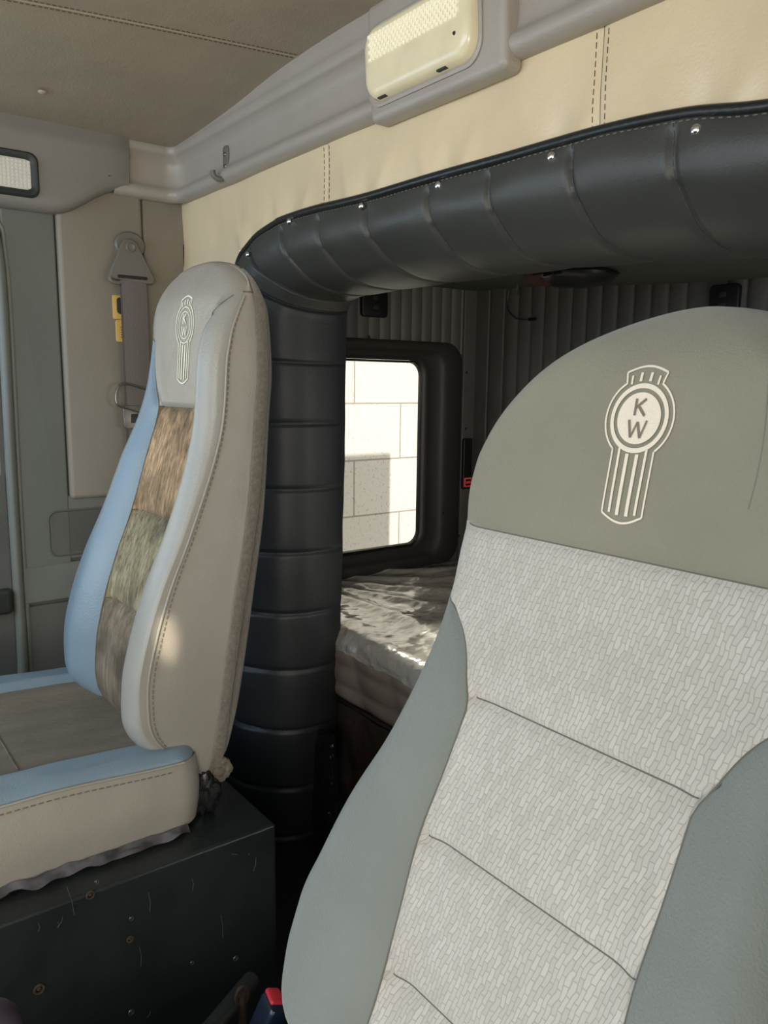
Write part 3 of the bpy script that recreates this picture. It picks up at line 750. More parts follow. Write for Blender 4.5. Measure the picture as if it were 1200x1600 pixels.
# ------------------------------------------------------------------ seat builder
class Seat:
    def __init__(S, Xc, z0, z1, yc, w, ui, crest, uc, yr, rf, rtop, rbot, pows=2.0):
        S.Xc, S.z0, S.z1, S.yc, S.w, S.ui, S.crest, S.uc, S.yr, S.rf, S.rtop, S.rbot = Xc, z0, z1, yc, w, ui, crest, uc, yr, rf, rtop, rbot
        S.rowseams = []; S.rowseam_w = .007
    def width(S, z): return max(lerp(z, S.w), .004)
    def seam(S, z, side=1): return min(lerp(z, S.ui if side > 0 or not S.uiL else S.uiL), S.width(z) - .006)
    uiL = None; crestL = None
    def mid(S, z): return .5 * (lerp(z, S.yc) + lerp(z, S.yr))
    def puff(S, z):
        d = min([abs(z - r_) for r_ in S.rowseams] + [1])
        return exp(-(d / S.rowseam_w) ** 2) * .006 + exp(-(d / .03) ** 2) * .005
    def front(S, u, z, seams=True):
        w = S.width(z); a = min(abs(u), w); ui = S.seam(z, 1 if u >= 0 else -1); y = lerp(z, S.yc); cr = lerp(z, S.crest if u >= 0 or not S.crestL else S.crestL)
        y = y + cr * sst(ui * .75, max(S.uc, ui + .01), a)
        if seams:
            if a < ui: y += S.puff(z)
            if abs(ui - a) < .03 and ui < w - .03: y += .006 * exp(-((a - ui) / .006) ** 2)
        rf = min(S.rf, w * .9); e = (a - (w - rf)) / rf
        ye = y
        if e > 0: ye = y + lerp(z, S.rfy) * (1 - sqrt(max(0, 1 - min(e, 1) ** 2)))
        h = 1
        if z > S.z1 - S.rtop: h = sqrt(max(0, 1 - ((z - (S.z1 - S.rtop)) / S.rtop) ** 2))
        if z < S.z0 + S.rbot: h = min(h, sqrt(max(0, 1 - ((S.z0 + S.rbot - z) / S.rbot) ** 2)))
        m = S.mid(z)
        return m + (ye - m) * h
    def back(S, u, z):
        w = S.width(z); a = min(abs(u), w); y = lerp(z, S.yr); rf = min(.03, w * .9); e = (a - (w - rf)) / rf
        if e > 0: y -= .03 * (1 - sqrt(max(0, 1 - min(e, 1) ** 2)))
        h = 1
        if z > S.z1 - S.rtop: h = sqrt(max(0, 1 - ((z - (S.z1 - S.rtop)) / S.rtop) ** 2))
        if z < S.z0 + S.rbot: h = min(h, sqrt(max(0, 1 - ((S.z0 + S.rbot - z) / S.rbot) ** 2)))
        m = S.mid(z); return m + (y - m) * h
    def pt(S, u, z, lift=0): return Vector((S.Xc + u, S.front(u, z) - lift, z))
    def zrows(S, step=.005):
        zs = []
        n = 14
        for i in range(n): zs.append(S.z0 + S.rbot * (1 - cos(pi / 2 * i / n)))
        a = S.z0 + S.rbot; b_ = S.z1 - S.rtop; k_ = int((b_ - a) / step)
        zs += [a + (b_ - a) * i / k_ for i in range(k_)]
        n = 22
        for i in range(n + 1): zs.append(b_ + S.rtop * sin(pi / 2 * i / n))
        for r_ in S.rowseams:            # snap nearest row
            j = min(range(len(zs)), key=lambda q: abs(zs[q] - r_)); zs[j] = r_
        return zs
    def columns(S, z, NI=30, NB=22, NS=10, NK=16):
        """closed loop as (tag, point): right half insert edge -> bolster -> side -> back ... mirrored"""
        w, ui, uiL = S.width(z), S.seam(z), S.seam(z, -1); out = []
        ins = [-uiL + uiL * i / NI for i in range(NI)] + [ui * i / NI for i in range(NI + 1)]
        lb = [uiL + (w - uiL) * sin(pi / 2 * i / NB) for i in range(1, NB + 1)]
        rb = [ui + (w - ui) * sin(pi / 2 * i / NB) for i in range(1, NB + 1)]
        yf = S.front(w, z); yfl = S.front(-w, z); yb = S.back(w, z)
        P = [('L', -u) for u in reversed(lb)] + [('I', u) for u in ins] + [('R', u) for u in rb]
        pts = [Vector((S.Xc + u, S.front(u, z), z)) for _, u in P]
        sr = [Vector((S.Xc + w + .004 * sin(pi * i / NS) * S.bul(z), yf + (yb - yf) * i / NS, z)) for i in range(1, NS)]
        bk = [Vector((S.Xc + w * cos(pi * i / NK), S.back(w * cos(pi * i / NK), z), z)) for i in range(NK + 1)]
        sl = [Vector((S.Xc - w - .004 * sin(pi * i / NS) * S.bul(z), yb + (yfl - yb) * i / NS, z)) for i in range(1, NS)]
        return pts + sr + bk + sl, len(rb), len(ins), NS, NK
    bul = lambda S, z: 1.0

def region(rows, i0, i1, j0, j1, closed=False):
    n = len(rows[0])
    js = range(j0, j1 + 1)
    return [[rows[i][j % n] for j in js] for i in range(i0, i1 + 1)]

def emblem(parent, surf, sc, filled=True, mcol=None, mdark=None, wd=1.0):
    """wing-like crest: oval with two letters, striped head and striped tail; surf(a,b)->Vector"""
    mb = MB(); E = lambda k_, a: (.0425 * k_ * cos(a), .0385 * k_ * sin(a)); W = .0021 * wd
    sf = lambda a, b_: surf(a * sc, b_ * sc)
    def arc(k_, a0, a1, n=48): return [E(k_, a0 + (a1 - a0) * i / n) for i in range(n + 1)]
    ta, ba = radians(58), radians(52)
    # outer line: left and right arcs of the oval joined to head and tail
    def RB(pts, w, m=mb, f=sf): ribbon(m, [(p[0] * sc, p[1] * sc) for p in pts], w * sc, surf, .002)
    tl = [(-.0255, .0435)] + [( -.0255 + .051 * i / 12, .0435 + .006 * sin(pi * i / 12)) for i in range(1, 12)] + [(.0255, .0435)]
    RB(tl, W)
    for sg_ in (-1, 1):
        RB([(sg_ * .0255, .0435), (sg_ * .0235, .037)] + [(sg_ * p[0], p[1]) for p in arc(1.0, ta, -ba)] + [(sg_ * .0262, -.030), (sg_ * .0258, -.092)], W)
    RB([(-.0258 + .0516 * i / 14, -.092 - .008 * sin(pi * i / 14)) for i in range(15)], W)
    RB(arc(.80, 0, 2 * pi, 64), .0046 * wd if filled else .0018)
    # stripes
    for x in (-.0165, -.006, .006, .0165):
        tw = .0042 if abs(x) < .01 else .0030
        RB([(x * 1.04, -.034 + (.006 if abs(x) > .01 else 0)), (x, -.094 + abs(x) * .18)], tw * wd)
        RB([(x, .0350 if abs(x) < .01 else .0320), (x * 1.05, .0435 if abs(x) < .01 else .0405)], tw * wd * .8)
    if filled:
        rows = [[sf(*E(.64 * k_ / 8, 2 * pi * j / 48)) for j in range(48)] for k_ in range(1, 9)]
        mb.loft(rows, True, False)
    else:
        RB(arc(.60, 0, 2 * pi, 48), .0016)
    e = mb.build('emblem', mcol, parent)
    up = lambda a, b_: surf(a, b_) + Vector((0, -.0009, 0))
    ml = MB(); lw = .0030
    def LT(pts, w=lw): ribbon(ml, [(p[0] * sc, p[1] * sc) for p in pts], w * sc, up, .0015)
    LT([(-.0055, .0185), (-.0055, .0025)]); LT([(.0065, .0185), (-.0050, .0098)], .0026); LT([(-.0022, .0118), (.0072, .0025)])
    LT([(-.0110, -.0018), (-.0060, -.0185)]); LT([(-.0060, -.0185), (.0002, -.0035)], .0022); LT([(.0002, -.0035), (.0060, -.0185)]); LT([(.0060, -.0185), (.0115, -.0018)], .0022)
    ml.build('emblem_letters', mdark, e)
    return e

# ------------------------------------------------------------------ driver seat
D = Seat(-.46, .40, 1.232,
    yc=[(.40, .40), (.50, .45), (.60, .484), (.67, .505), (.74, .54), (.82, .575), (.90, .605), (1.02, .634), (1.12, .655), (1.18, .668), (1.24, .70)],
    w=[(.40, .19), (.415, .225), (.44, .262), (.47, .288), (.51, .298), (.55, .297), (.60, .284), (.68, .260), (.76, .240), (.83, .234), (.90, .238), (.96, .244), (1.02, .247), (1.06, .243), (1.09, .232), (1.12, .214), (1.15, .186), (1.175, .157), (1.195, .127), (1.21, .096), (1.222, .062), (1.229, .03), (1.232, .004)],
    ui=[(.40, .135), (.80, .135), (.83, .148), (.86, .163), (.885, .184), (.905, .215), (.925, .26), (1.24, .3)],
    crest=[(.40, -.035), (.55, -.040), (.70, -.034), (.80, -.022), (.88, -.008), (.95, 0), (1.24, 0)], uc=.20,
    yr=[(.40, .56), (.60, .62), (.80, .70), (1.0, .775), (1.15, .81), (1.24, .83)], rf=.055, rtop=.085, rbot=.06)
D.rfy = [(.4, .06), (.8, .06), (1.24, .06)]
D.rowseams = [.532, .675, .813, .987]; D.rowseam_w = .005
zs = D.zrows(.005)
cols = [D.columns(z) for z in zs]; rowsD = [c_[0] for c_ in cols]; nb, ni, ns, nk = cols[0][1:]
nD = len(rowsD[0])
# dip the head/insert seam all round, light wrinkles
for i, z in enumerate(zs):
    for j in range(nD):
        p = rowsD[i][j]
        if z < .90 or z > 1.0: continue
seat = thing('driver_seat', 'grey cloth high-back seat nearest the camera with pale woven centre and filled cream emblem', 'seat', (-.46, .40, 0))
iH = zs.index(.987); idx = [zs.index(v) for v in (.532, .675, .813)]
a_, b_ = nb, nb + ni - 1                       # insert columns
o = MB().grid(rowsD[iH:], cu=True).build('headrest_cover', M['dhead'], seat, flat_angle=180)
bounds = [0] + idx + [iH]
for q in range(len(bounds) - 1):
    MB().grid(region(rowsD, bounds[q], bounds[q + 1], a_, b_)).build('center_panel', M['weave'], seat, flat_angle=180, label='pale woven centre panel')
MB().grid(region(rowsD, 0, iH, 0, a_)).build('side_bolster', M['dbol'], seat, flat_angle=180)
MB().grid(region(rowsD, 0, iH, b_, b_ + nb)).build('side_bolster', M['dbol'], seat, flat_angle=180)
MB().grid(region(rowsD, 0, iH, b_ + nb, nD)).build('back_cover', M['dbol'], seat, flat_angle=180)
# seam cords
mb = MB()
for sg_ in (-1, 1):
    mb.tube([D.pt(sg_ * D.seam(z), z, .0) for z in zs if z < .918][::2], .0011, 6)
for zz in D.rowseams:
    u1 = D.seam(zz) * .955 if zz < .9 else D.width(zz) * .97
    mb.tube([D.pt(-u1 + 2 * u1 * i / 60, zz, .0002) for i in range(61)], .0009, 6)
mb.build('seam_cord', mat('seat seam shadow cord', s(104, 102, 94), .95), seat)
mb = MB(); mb.tube([D.pt(.118 + .006 * sin((1.16 - z) * 22), z, .0) for z in [1.05 + i * .006 for i in range(19)]], .0008, 6); mb.build('headrest_side_seam', M['pthread'], seat)
emblem(seat, lambda a, b_: D.pt(a * .88, 1.121 + b_, .0013), 1.0, True, M['emb'], M['embdark'])
# cushion, pedestal (below the frame)
def cushion(parent, X0, X1, Y0, Y1, zt, zb, mside, mtop, topin=.07, crown=.02):
    nx_, ny_ = 36, 40; rows = []
    def zz(x, y):
        u = abs((x - (X0 + X1) / 2) / ((X1 - X0) / 2)); r_ = .032; e = (1 - u) * (X1 - X0) / 2
        z = zt - crown * .5 * (1 - sst(.55, .85, u)); 
        if e < r_: z -= (r_ - sqrt(max(0, r_ * r_ - (r_ - e) ** 2))) * 1.0
        return z
    return zz
MB().box(-.72, -.20, -.02, .47, .27, .385, .045).build('cushion', M['weave'], seat)
MB().box(-.66, -.26, .02, .42, .0, .27, .02).build('pedestal', M['rubber'], seat)

# ------------------------------------------------------------------ passenger seat
Pn = Seat(-1.40, .468, 1.365,
    yc=[(.468, .475), (.52, .452), (.59, .445), (.65, .450), (.738, .470), (.82, .497), (.905, .530), (1.0, .560), (1.10, .588), (1.2, .598), (1.30, .606), (1.37, .62)],
    w=[(.468, .182), (.49, .190), (.53, .196), (.60, .203), (.70, .205), (.85, .199), (1.0, .191), (1.10, .188), (1.22, .187), (1.27, .185), (1.30, .177), (1.32, .165), (1.34, .140), (1.352, .112), (1.36, .075), (1.365, .03)],
    ui=[(.468, .100), (1.10, .104), (1.15, .120), (1.18, .128), (1.22, .136), (1.25, .147), (1.27, .159), (1.285, .170), (1.295, .179), (1.302, .19), (1.37, .3)],
    crest=[(.468, .01), (.52, -.012), (.60, -.040), (.70, -.044), (.80, -.043), (.90, -.038), (1.0, -.034), (1.1, -.040), (1.18, -.043), (1.23, -.036), (1.265, -.022), (1.30, -.006), (1.32, 0), (1.37, 0)], uc=.158,
    yr=[(.468, .575), (.53, .592), (.75, .632), (.95, .668), (1.10, .682), (1.17, .688), (1.26, .684), (1.33, .672), (1.37, .655)], rf=.04, rtop=.10, rbot=.035)
Pn.uiL = [(.468, .100), (1.10, .108), (1.14, .128), (1.20, .150), (1.27, .166), (1.30, .19), (1.37, .3)]
Pn.crestL = [(.468, .01), (.52, -.012), (.60, -.040), (.70, -.044), (.80, -.043), (.90, -.038), (1.0, -.032), (1.08, -.020), (1.16, -.006), (1.25, 0), (1.37, 0)]
Pn.rfy = [(.468, .03), (.7, .010), (.9, .015), (1.1, .03), (1.2, .032), (1.28, .03), (1.37, .045)]
Pn.rowseams = [.738, .905, 1.103]; Pn.rowseam_w = .004
zp = Pn.zrows(.005); colsP = [Pn.columns(z) for z in zp]; rowsP = [c_[0] for c_ in colsP]; nP = len(rowsP[0])
# bottom: the outer front edge sweeps back towards the rear near the lower end
for i, z in enumerate(zp):
    if z < .57:
        k_ = (1 - (z - .468) / .102); k_ = k_ ** 2.0
        yr_ = lerp(z, Pn.yr)
        for p in rowsP[i]: p.y = p.y + (yr_ - .03 - p.y) * .55 * k_ if p.y < yr_ - .03 else p.y
ps = thing('passenger_seat', 'worn grey leather high-back seat with streaked velour centre on the black box', 'seat', (-1.40, .35, .41))
iT = min(range(len(zp)), key=lambda q: abs(zp[q] - 1.303)); iI = zp.index(1.103); i2 = [zp.index(v) for v in (.738, .905)]
NS_ = ns
MB().grid(region(rowsP, iI, iT, a_, b_)).grid(rowsP[iT:], cu=True).build('headrest_cover', M['pleather'], ps, flat_angle=180)
bounds = [0] + i2 + [iI]
for q in range(3):
    MB().grid(region(rowsP, bounds[q], bounds[q + 1], a_, b_)).build('center_panel', M['velour%d' % q], ps, flat_angle=180, label='streaked worn velour centre panel')
MB().grid(region(rowsP, 0, iT, 0, a_)).build('side_bolster', M['pskytint'], ps, flat_angle=180, label='grey leather bolster on the door side, tinted blue for sky light')
MB().grid(region(rowsP, 0, iT, b_, b_ + nb)).build('side_bolster', M['pbol'], ps, flat_angle=180)
j1 = b_ + nb; jr = j1 + NS_ - 1                        # side panel columns (camera side)
MB().grid(region(rowsP, 0, iT, j1, jr)).build('side_panel', M['pside'], ps, flat_angle=180, label='brown grey leather side panel')
jl = nP - NS_ + 1
MB().grid(region(rowsP, 0, iT, jr, jl)).build('back_cover', M['pfuzz'], ps, flat_angle=180)
MB().grid(region(rowsP, 0, iT, jl, nP)).build('side_panel', M['pbol'], ps, flat_angle=180)
# fuzzy border cord round the rear edge
mb = MB(); path = []
for i in range(0, len(zp), 2):
    z = zp[i]; q = rowsP[i][jr]
    if z > 1.345: continue
    path.append(q + Vector((.002, .006, 0)))
# over the top to the other side
top = []
for z, w_ in ((1.352, .112), (1.36, .075), (1.365, .03)): pass
mb.tube(path, [(.0095 + .0012 * noise.noise(Vector((0, 0, i * .9)))) * (1 - .75 * sst(len(path) - 8, len(path), i)) for i in range(len(path))], 12)
mb.build('carpet_edging', M['pfuzz'], ps)
# double stitched line along front edge of the side panel
line = [rowsP[i][j1 + 1].lerp(rowsP[i][j1 + 2], .3) + Vector((.0012, 0, 0)) for i in range(0, iT + 1, 2)]
line2 = [rowsP[i][j1] + Vector((.0012, 0, 0)) for i in range(0, iT + 1, 2)]
mb = MB(); stitches(mb, line, r=.0011, ln=.006, gap=.0035); mb.build('stitching', M['thread'], ps)
MB().tube([l1 * .6 + l2 * .4 for l1, l2 in zip(line, line2)], .0022, 8).build('piping', M['pside'], ps)
# seams of the centre panel
mb = MB()
for sg_ in (-1, 1): mb.tube([rowsP[i][a_ if sg_ < 0 else b_] + Vector((0, .0, 0)) for i in range(0, iT + 1, 2)], .0014, 6)
for k_ in (iI, *i2): mb.tube([rowsP[k_][j] + Vector((0, .001, 0)) for j in range(a_, b_ + 1)], .0015, 6)
mb.tube([rowsP[iT][j] + Vector((.001, -.0006, 0)) for j in range(b_ + nb - 3, jr + 1)], .0012, 6)
mb.build('seam_cord', M['tatter'], ps)
emblem(ps, lambda a, b_: Pn.pt(a * .88, 1.253 + b_, .0013), 1.05, False, M['pworn'], M['pworn'], 1.25)
# tattered fringe at the lower rear corner and along the bottom hem
mb = MB()
for i in range(17):
    t = i / 16; j = jr - int(t * (jr - j1)); q = rowsP[1][j]
    rr_ = .010 + .004 * random.random()
    mb.ball(q + Vector((-.006, .0, -.002 + .004 * random.random())), rr_, 7, 5)
for i in range(9):
    c = rowsP[6][jr] + Vector((.004 + .010 * random.random(), .010 + .022 * random.random(), -.012 + .036 * random.random()))
    mb.ball(c, .007 + .006 * random.random(), 6, 4)
mb.build('torn_hem', M['tatter'], ps, flat_angle=20)
# cushion
CX0, CX1, CY0, CY1 = -1.635, -1.168, -.10, .515
def cz(x, y):
    u = (x - CX0) / (CX1 - CX0); a = min(u, 1 - u) * (CX1 - CX0)       # distance to a long edge
    zt_ = .562 + .018 * sst(.3, -.1, y) * 0 - .012 * sst(.25, .5, y) + (.022 if u < .5 else 0) * (1 - sst(.06, .14, a))
    z = zt_ - .010 * sst(.06, .10, a) - .010 * exp(-((a - .075) / .006) ** 2)
    r_ = .026
    if a < r_: z -= r_ - sqrt(max(0, r_ * r_ - (r_ - a) ** 2))
    e = CY1 - y
    if e < .05: z = max(z - .4 * (.05 - sqrt(max(0, .05 ** 2 - (.05 - e) ** 2))), .522)
    return z + .002 * noise.noise(Vector((x * 20, y * 14, 0)))
def inset(y):
    e = max(0, y - (CY1 - .05)); return .05 - sqrt(max(0, .05 ** 2 - e * e))
def cgrid(u0, u1, y0=CY0, y1=CY1, n=24, m=70):
    hw = (CX1 - CX0) / 2; xc = CX0 + hw; ys = [y0 + (CY1 - .05 - y0) * j / m for j in range(m)] + [CY1 - .05 + .0499 * sin(pi / 2 * j / 12) for j in range(13)]
    return [[Vector((xc + (CX0 + u - xc) * (1 - inset(y) / hw), y, cz(CX0 + u, y))) for y in ys] for u in [u0 + (u1 - u0) * i / n for i in range(n + 1)]]
W_ = CX1 - CX0
cu = MB().grid(cgrid(.075, W_ - .075)).build('cushion_panel', M['cush'], ps, flat_angle=180)
MB().grid(cgrid(0, .075)).build('cushion_bolster', M['pskytint'], ps, flat_angle=180)
MB().grid(cgrid(W_ - .075, W_)).build('cushion_bolster', M['pskytint'], ps, flat_angle=180)
mb = MB()
for i in range(2):
    pass
path = [(CX1, CY0 + (CY1 - .05 - CY0) * i / 50) for i in range(51)] + [(CX1 - .05 * (1 - cos(pi / 2 * i / 10)), CY1 - .05 + .05 * sin(pi / 2 * i / 10)) for i in range(1, 11)] + [(CX0 + .05 - .05 * sin(pi / 2 * i / 10), CY1 - .05 * (1 - cos(pi / 2 * i / 10))) for i in range(0, 11)] + [(CX0, CY0)]
rows = []
for x, y in path:
    ztop = .545 - .014 * sst(.25, .5, y); r_ = []
    for j in range(13):
        t = j / 12; b2 = .007 * sin(pi * t); xx = x + (b2 if x > -1.4 else -b2)
        zb_ = .418
        r_.append(Vector((xx, y + (.004 * sin(pi * t) if y > .46 else 0), ztop + (zb_ - ztop) * t)))
    rows.append(r_)
MB().grid(rows).build('cushion_side', M['pside'], ps, flat_angle=60)
mb = MB(); stitches(mb, [Vector((CX1 + .0035, y, .534 - .014 * sst(.25, .5, y))) for y in [CY0 + i * .02 for i in range(29)]], r=.0011, ln=.007, gap=.004)
mb.build('cushion_stitching', M['thread'], ps)
MB().tube([Vector((CX1 + .001, y, .545 - .014 * sst(.25, .5, y))) for y in [CY0 + i * .02 for i in range(30)]], .0022, 8).build('cushion_piping', M['pside'], ps)
MB().grid([[Vector((CX0 + W_ * i / 30, CY0 - .012 * sin(pi * j / 10), .418 + (cz(CX0 + W_ * i / 30, CY0) - .418) * j / 10)) for j in range(11)] for i in range(31)]).build('cushion_front', M['pside'], ps, flat_angle=180)
# cushion cross seam near front
mb = MB(); mb.tube([Vector((x, .245 , cz(x, .245) + .0005)) for x in [CX0 + .08 + i * .01 for i in range(31)]], .0016, 6); mb.build('cushion_seam', M['tatter'], ps)
# torn fabric strip along cushion bottom
rows = []
for i in range(90):
    y = CY0 + .58 * i / 89; w_ = .016 + .016 * noise.noise(Vector((y * 22, 0, 0)))
    rows.append([Vector((CX1 + .004 + w_ * t, y, .4235 - .008 * t + .005 * noise.noise(Vector((y * 40, t * 5, 2))))) for t in (0, .35, .7, 1)])
MB().grid(rows).build('torn_strip', mat('frayed grey lining', s(104, 102, 106), .45, var=.75, vscale=28), ps, flat_angle=30)
# recliner bracket with black cloth rags between cushion and backrest
mb = MB(); mb.box(-1.245, -1.225, .47, .55, .41, .49, .006); mb.tube([(-1.235, .535, .42), (-1.235, .545, .48)], .014, 10)
mb.build('recliner_bracket', M['black'], ps)
rows = []
for i in range(15):
    th = -pi / 2 + pi * i / 14; rows.append([])
    for j in range(24):
        ph = 2 * pi * j / 24; v = Vector((cos(th) * cos(ph), cos(th) * sin(ph), sin(th))); k_ = 1 + .5 * noise.noise(v * 2.7)
        rows[-1].append(Vector((-1.205 + v.x * .026 * k_, .530 + v.y * .026 * k_, .445 + v.z * .034 * k_)))
MB().loft(rows).build('black_rag', M['blackpipe'], ps)
MB().box(-1.58, -1.22, .44, .56, .42, .52, .02).build('recliner_housing', M['black'], ps)

# black metal box under the passenger seat
bx = thing('seat_box', 'scuffed black painted metal box with bolts carrying the passenger seat', 'box', (-1.5, .25, 0))
MB().box(-1.90, -1.10, -.5, .612, 0, .408, .006).build('box_body', M['box'], bx)
for (px, py, r_) in ((141, 1398, .0055), (203, 1467, .0045), (61, 1545, .0065), (151, 1378, .003), (368, 1497, .004), (300, 1504, .003), (205, 1581, .004), (205, 1435, .003)):
    c = onX(px, py, -1.099)
    mb = MB(); mb.tube([c + Vector((.001, r_ * cos(a), r_ * sin(a))) for a in [2 * pi * i / 14 for i in range(14)]], r_ * .3, 6, closed=True)
    mb.ball(c, r_ * .55, 8, 3, half=True, axis=(1, 0, 0), flat=.5)
    mb.build('bolt', M['rust'] if r_ > .004 else M['steel'], bx)
# chipped edge and scratches
for (px, py, dx, dy) in ((104, 1385, 12, 45), (400, 1340, -4, 22), (232, 1395, 2, 30), (388, 1334, 1, 2), (362, 1335, 9, 1), (230, 1590, 5, -10), (90, 1450, 8, -18), (218, 1480, 2, 30), (345, 1430, 3, 36), (60, 1442, 0, 14), (90, 1440, 0, 10), (300, 1372, 1, 20)):
    a = onX(px, py, -1.0994); b_2 = onX(px + dx, py + dy, -1.0994)
    MB().tube([a, (a + b_2) / 2 + Vector((0, .002, 0)), b_2], .0004, 5).build('scratch', M['scr'], bx)

# ------------------------------------------------------------------ passenger belt
SBX = 0
sb = thing('seat_belt', 'taupe seat belt hanging from its pillar anchor behind the passenger seat', 'seat belt', (XL + .02, .72, .95))
Pw = PX(XL + .010)
cy, czz = onX(200, 388, XL + .02).y, onX(200, 388, XL + .02).z
mb = MB()
mb.loft([[Pw(cy + .005 + .037 * cos(a) * k_, czz + .008 + .032 * sin(a) * k_, d) for a in [2 * pi * i / 28 for i in range(28)]] for k_, d in ((1, 0), (1, .010), (.9, .014))])
mb.build('anchor_boss', M['beltplast'], sb)
tri = []
for (yy, zz_, r_, a0, a1) in ((cy, czz, .022, 20, 160), (cy - .040, czz - .066, .012, 160, 280), (cy + .048, czz - .072, .012, 260, 380)):
    for i in range(8):
        a = radians(a0 + (a1 - a0) * i / 7); tri.append((yy + r_ * cos(a), zz_ + r_ * sin(a)))
cyt = sum(p[0] for p in tri) / len(tri); czt = sum(p[1] for p in tri) / len(tri)
mb = MB(); mb.loft([[Pw(cyt + (y - cyt) * k_, czt + (z - czt) * k_, d) for y, z in tri] for k_, d in ((.97, .012), (1, .016), (1, .022), (.93, .026))]); mb.build('guide_loop', M['beltplast'], sb)
mb = MB(); mb.loft([[Pw(cy + .012 * cos(a) * k_, czz + .012 * sin(a) * k_, d) for a in [2 * pi * i / 20 for i in range(20)]] for k_, d in ((1, .024), (1, .029), (.8, .031), (.55, .029))]); mb.build('anchor_bolt', M['beltplast'], sb)
mb = MB(); plate(mb, Pw, cy - .034, cy + .040, czz - .074, czz - .066, .024, .0275, .003, .001); mb.build('slot', M['black'], sb)
# lower guide curl left
mb = MB(); mb.tube(crom([Pw(cy - .047, czz - .062, .020), Pw(cy - .050, czz - .080, .022), Pw(cy - .030, czz - .085, .022), Pw(cy - .018, czz - .078, .020)], 6), .005, 8); mb.build('loop_lip', M['beltplast'], sb)
ya0, ya1 = onX(189, 450, XL + .03).y, onX(228, 450, XL + .03).y
rows = []
for i in range(41):
    z = czz - .070 - (czz - .070 - .98) * i / 40; tw = .002 * sin(i * .2)
    rows.append([Pw(ya0 + (ya1 - ya0) * t + .004 * (i / 40), z, .024 + tw + .0015 * sin(pi * t)) for t in [k_ / 6 for k_ in range(7)]])
mb = MB().grid(rows); mb.grid([[p - Vector((.0015, 0, 0)) for p in r_] for r_ in rows]); mb.build('front_webbing', M['belt'], sb)
rows = []
for i in range(21):
    z = czz - .06 - (czz - .06 - .5) * i / 20
    rows.append([Pw(ya0 + .000 + .026 * t, z, .014) for t in (0, .5, 1)])
MB().grid(rows).build('rear_webbing', M['belt'], sb)
# wire loop and latch tongue
lp = [onX(px, py, XL + .040) for px, py in ((228, 608), (200, 600), (188, 602), (182, 612), (181, 625), (186, 634), (205, 640), (226, 646))]
MB().tube(crom(lp, 5), .003, 8).build('wire_loop', M['steel'], sb)
A = onX(192, 632, XL + .038); B = onX(224, 672, XL + .038)
P2 = PX(XL + .036)
mb = MB(); plate(mb, P2, A.y, A.y + .055, onX(200, 670, XL + .04).z, onX(200, 634, XL + .04).z, 0, .005, .008, .001)
tongue = mb.build('latch_tongue', M['steel'], sb)
mb = MB(); plate(mb, P2, A.y + .018, A.y + .038, onX(200, 661, XL + .04).z, onX(200, 647, XL + .04).z, .004, .0055, .003, .0005); mb.build('tongue_slot', M['black'], tongue)
# yellow sticker behind belt
st = thing('warning_sticker', 'small yellow sticker with dark tick marks peeking out behind the seat belt', 'sticker', (XL + .011, .69, 1.24))
z1 = onX(175, 461, XL + .01); z2 = onX(176, 498, XL + .01); z3 = onX(184, 534, XL + .01)
Ps = PX(XL + .010)
mb = MB(); plate(mb, Ps, z1.y, z1.y + .034, z2.z, z1.z, -.001, .0015, .003, .0003); mb.build('upper_label', M['sticker'], st)
mb = MB(); plate(mb, Ps, z3.y - .004, z3.y + .026, z3.z, z2.z - .002, -.001, .0015, .006, .0003); mb.build('lower_label', M['sticker'], st)
mb = MB(); plate(mb, Ps, z1.y + .010, z1.y + .033, z2.z + .012, z1.z - .004, .001, .0022, .009, .0003); mb.build('dark_panel', M['rubber'], st)
for k_ in range(5): MB().box(XL + .0112, XL + .0122, z3.y + .008, z3.y + .022, z3.z + .010 + k_ * .006, z3.z + .012 + k_ * .006).build('tick_mark', M['rubber'], st)

# ------------------------------------------------------------------ driver belt buckle, bracket, tube, gear lever
bk = thing('belt_buckle', 'dark blue belt buckle with red release button low beside the near seat', 'buckle', (-.86, .44, 0))
c = onX(417, 1597, -.86)
ax = Vector((.15, .35, .9)).normalized(); sd = Vector((1, -.2, -.1)); sd = (sd - ax * sd.dot(ax)).normalized(); nn = ax.cross(sd)
def obox(mb, c_, hx, hy, hz, r_):
    rings = []
    for o_, z in ((r_, -hz), (0, -hz + r_), (0, hz - r_), (r_ * .3, hz - r_ * .3), (r_, hz)):
        rings.append([c_ + sd * x + nn * y + ax * z for x, y in rr(-hx + o_, hx - o_, -hy + o_, hy - o_, r_, 4)])
    return mb.loft(rings)
obox(MB(), c, .022, .014, .034, .007).build('casing', M['navy'], bk)
obox(MB(), c + ax * .030 - sd * .006 + nn * .0, .014, .0105, .008, .003).build('release_button', M['red'], bk, label='red release button')
MB().tube(crom([c - ax * .03, c - ax * .10, Vector((c.x, c.y - .02, .06)), Vector((c.x, c.y - .02, .0))], 6), .010, 10).build('stalk', M['rubber'], bk)
mb = MB(); c = onX(378, 1556, -.98)
mb.tube(crom([Vector((c.x, c.y, 0)), c + Vector((0, 0, -.05)), c], 5), .006, 8)
mb.tube([c + Vector((0, .010 * cos(a), .015 * sin(a))) for a in [2 * pi * i / 16 for i in range(16)]], .003, 8, closed=True)
tag(mb.build('rusty_bracket', M['rust']), 'rusty looped bracket on the floor in front of the black box', 'bracket')
mb = MB(); a = onX(392, 1532, -1.03); b_2 = onX(325, 1612, -.95); b_2.z = max(b_2.z, .02); e_ = Vector((b_2.x + .02, b_2.y - .08, .02))
mb.tube([a, b_2, e_], .014, 14); tag(mb.build('rubber_hose', M['rubber']), 'thick black rubber hose leaning down beside the black box', 'hose')
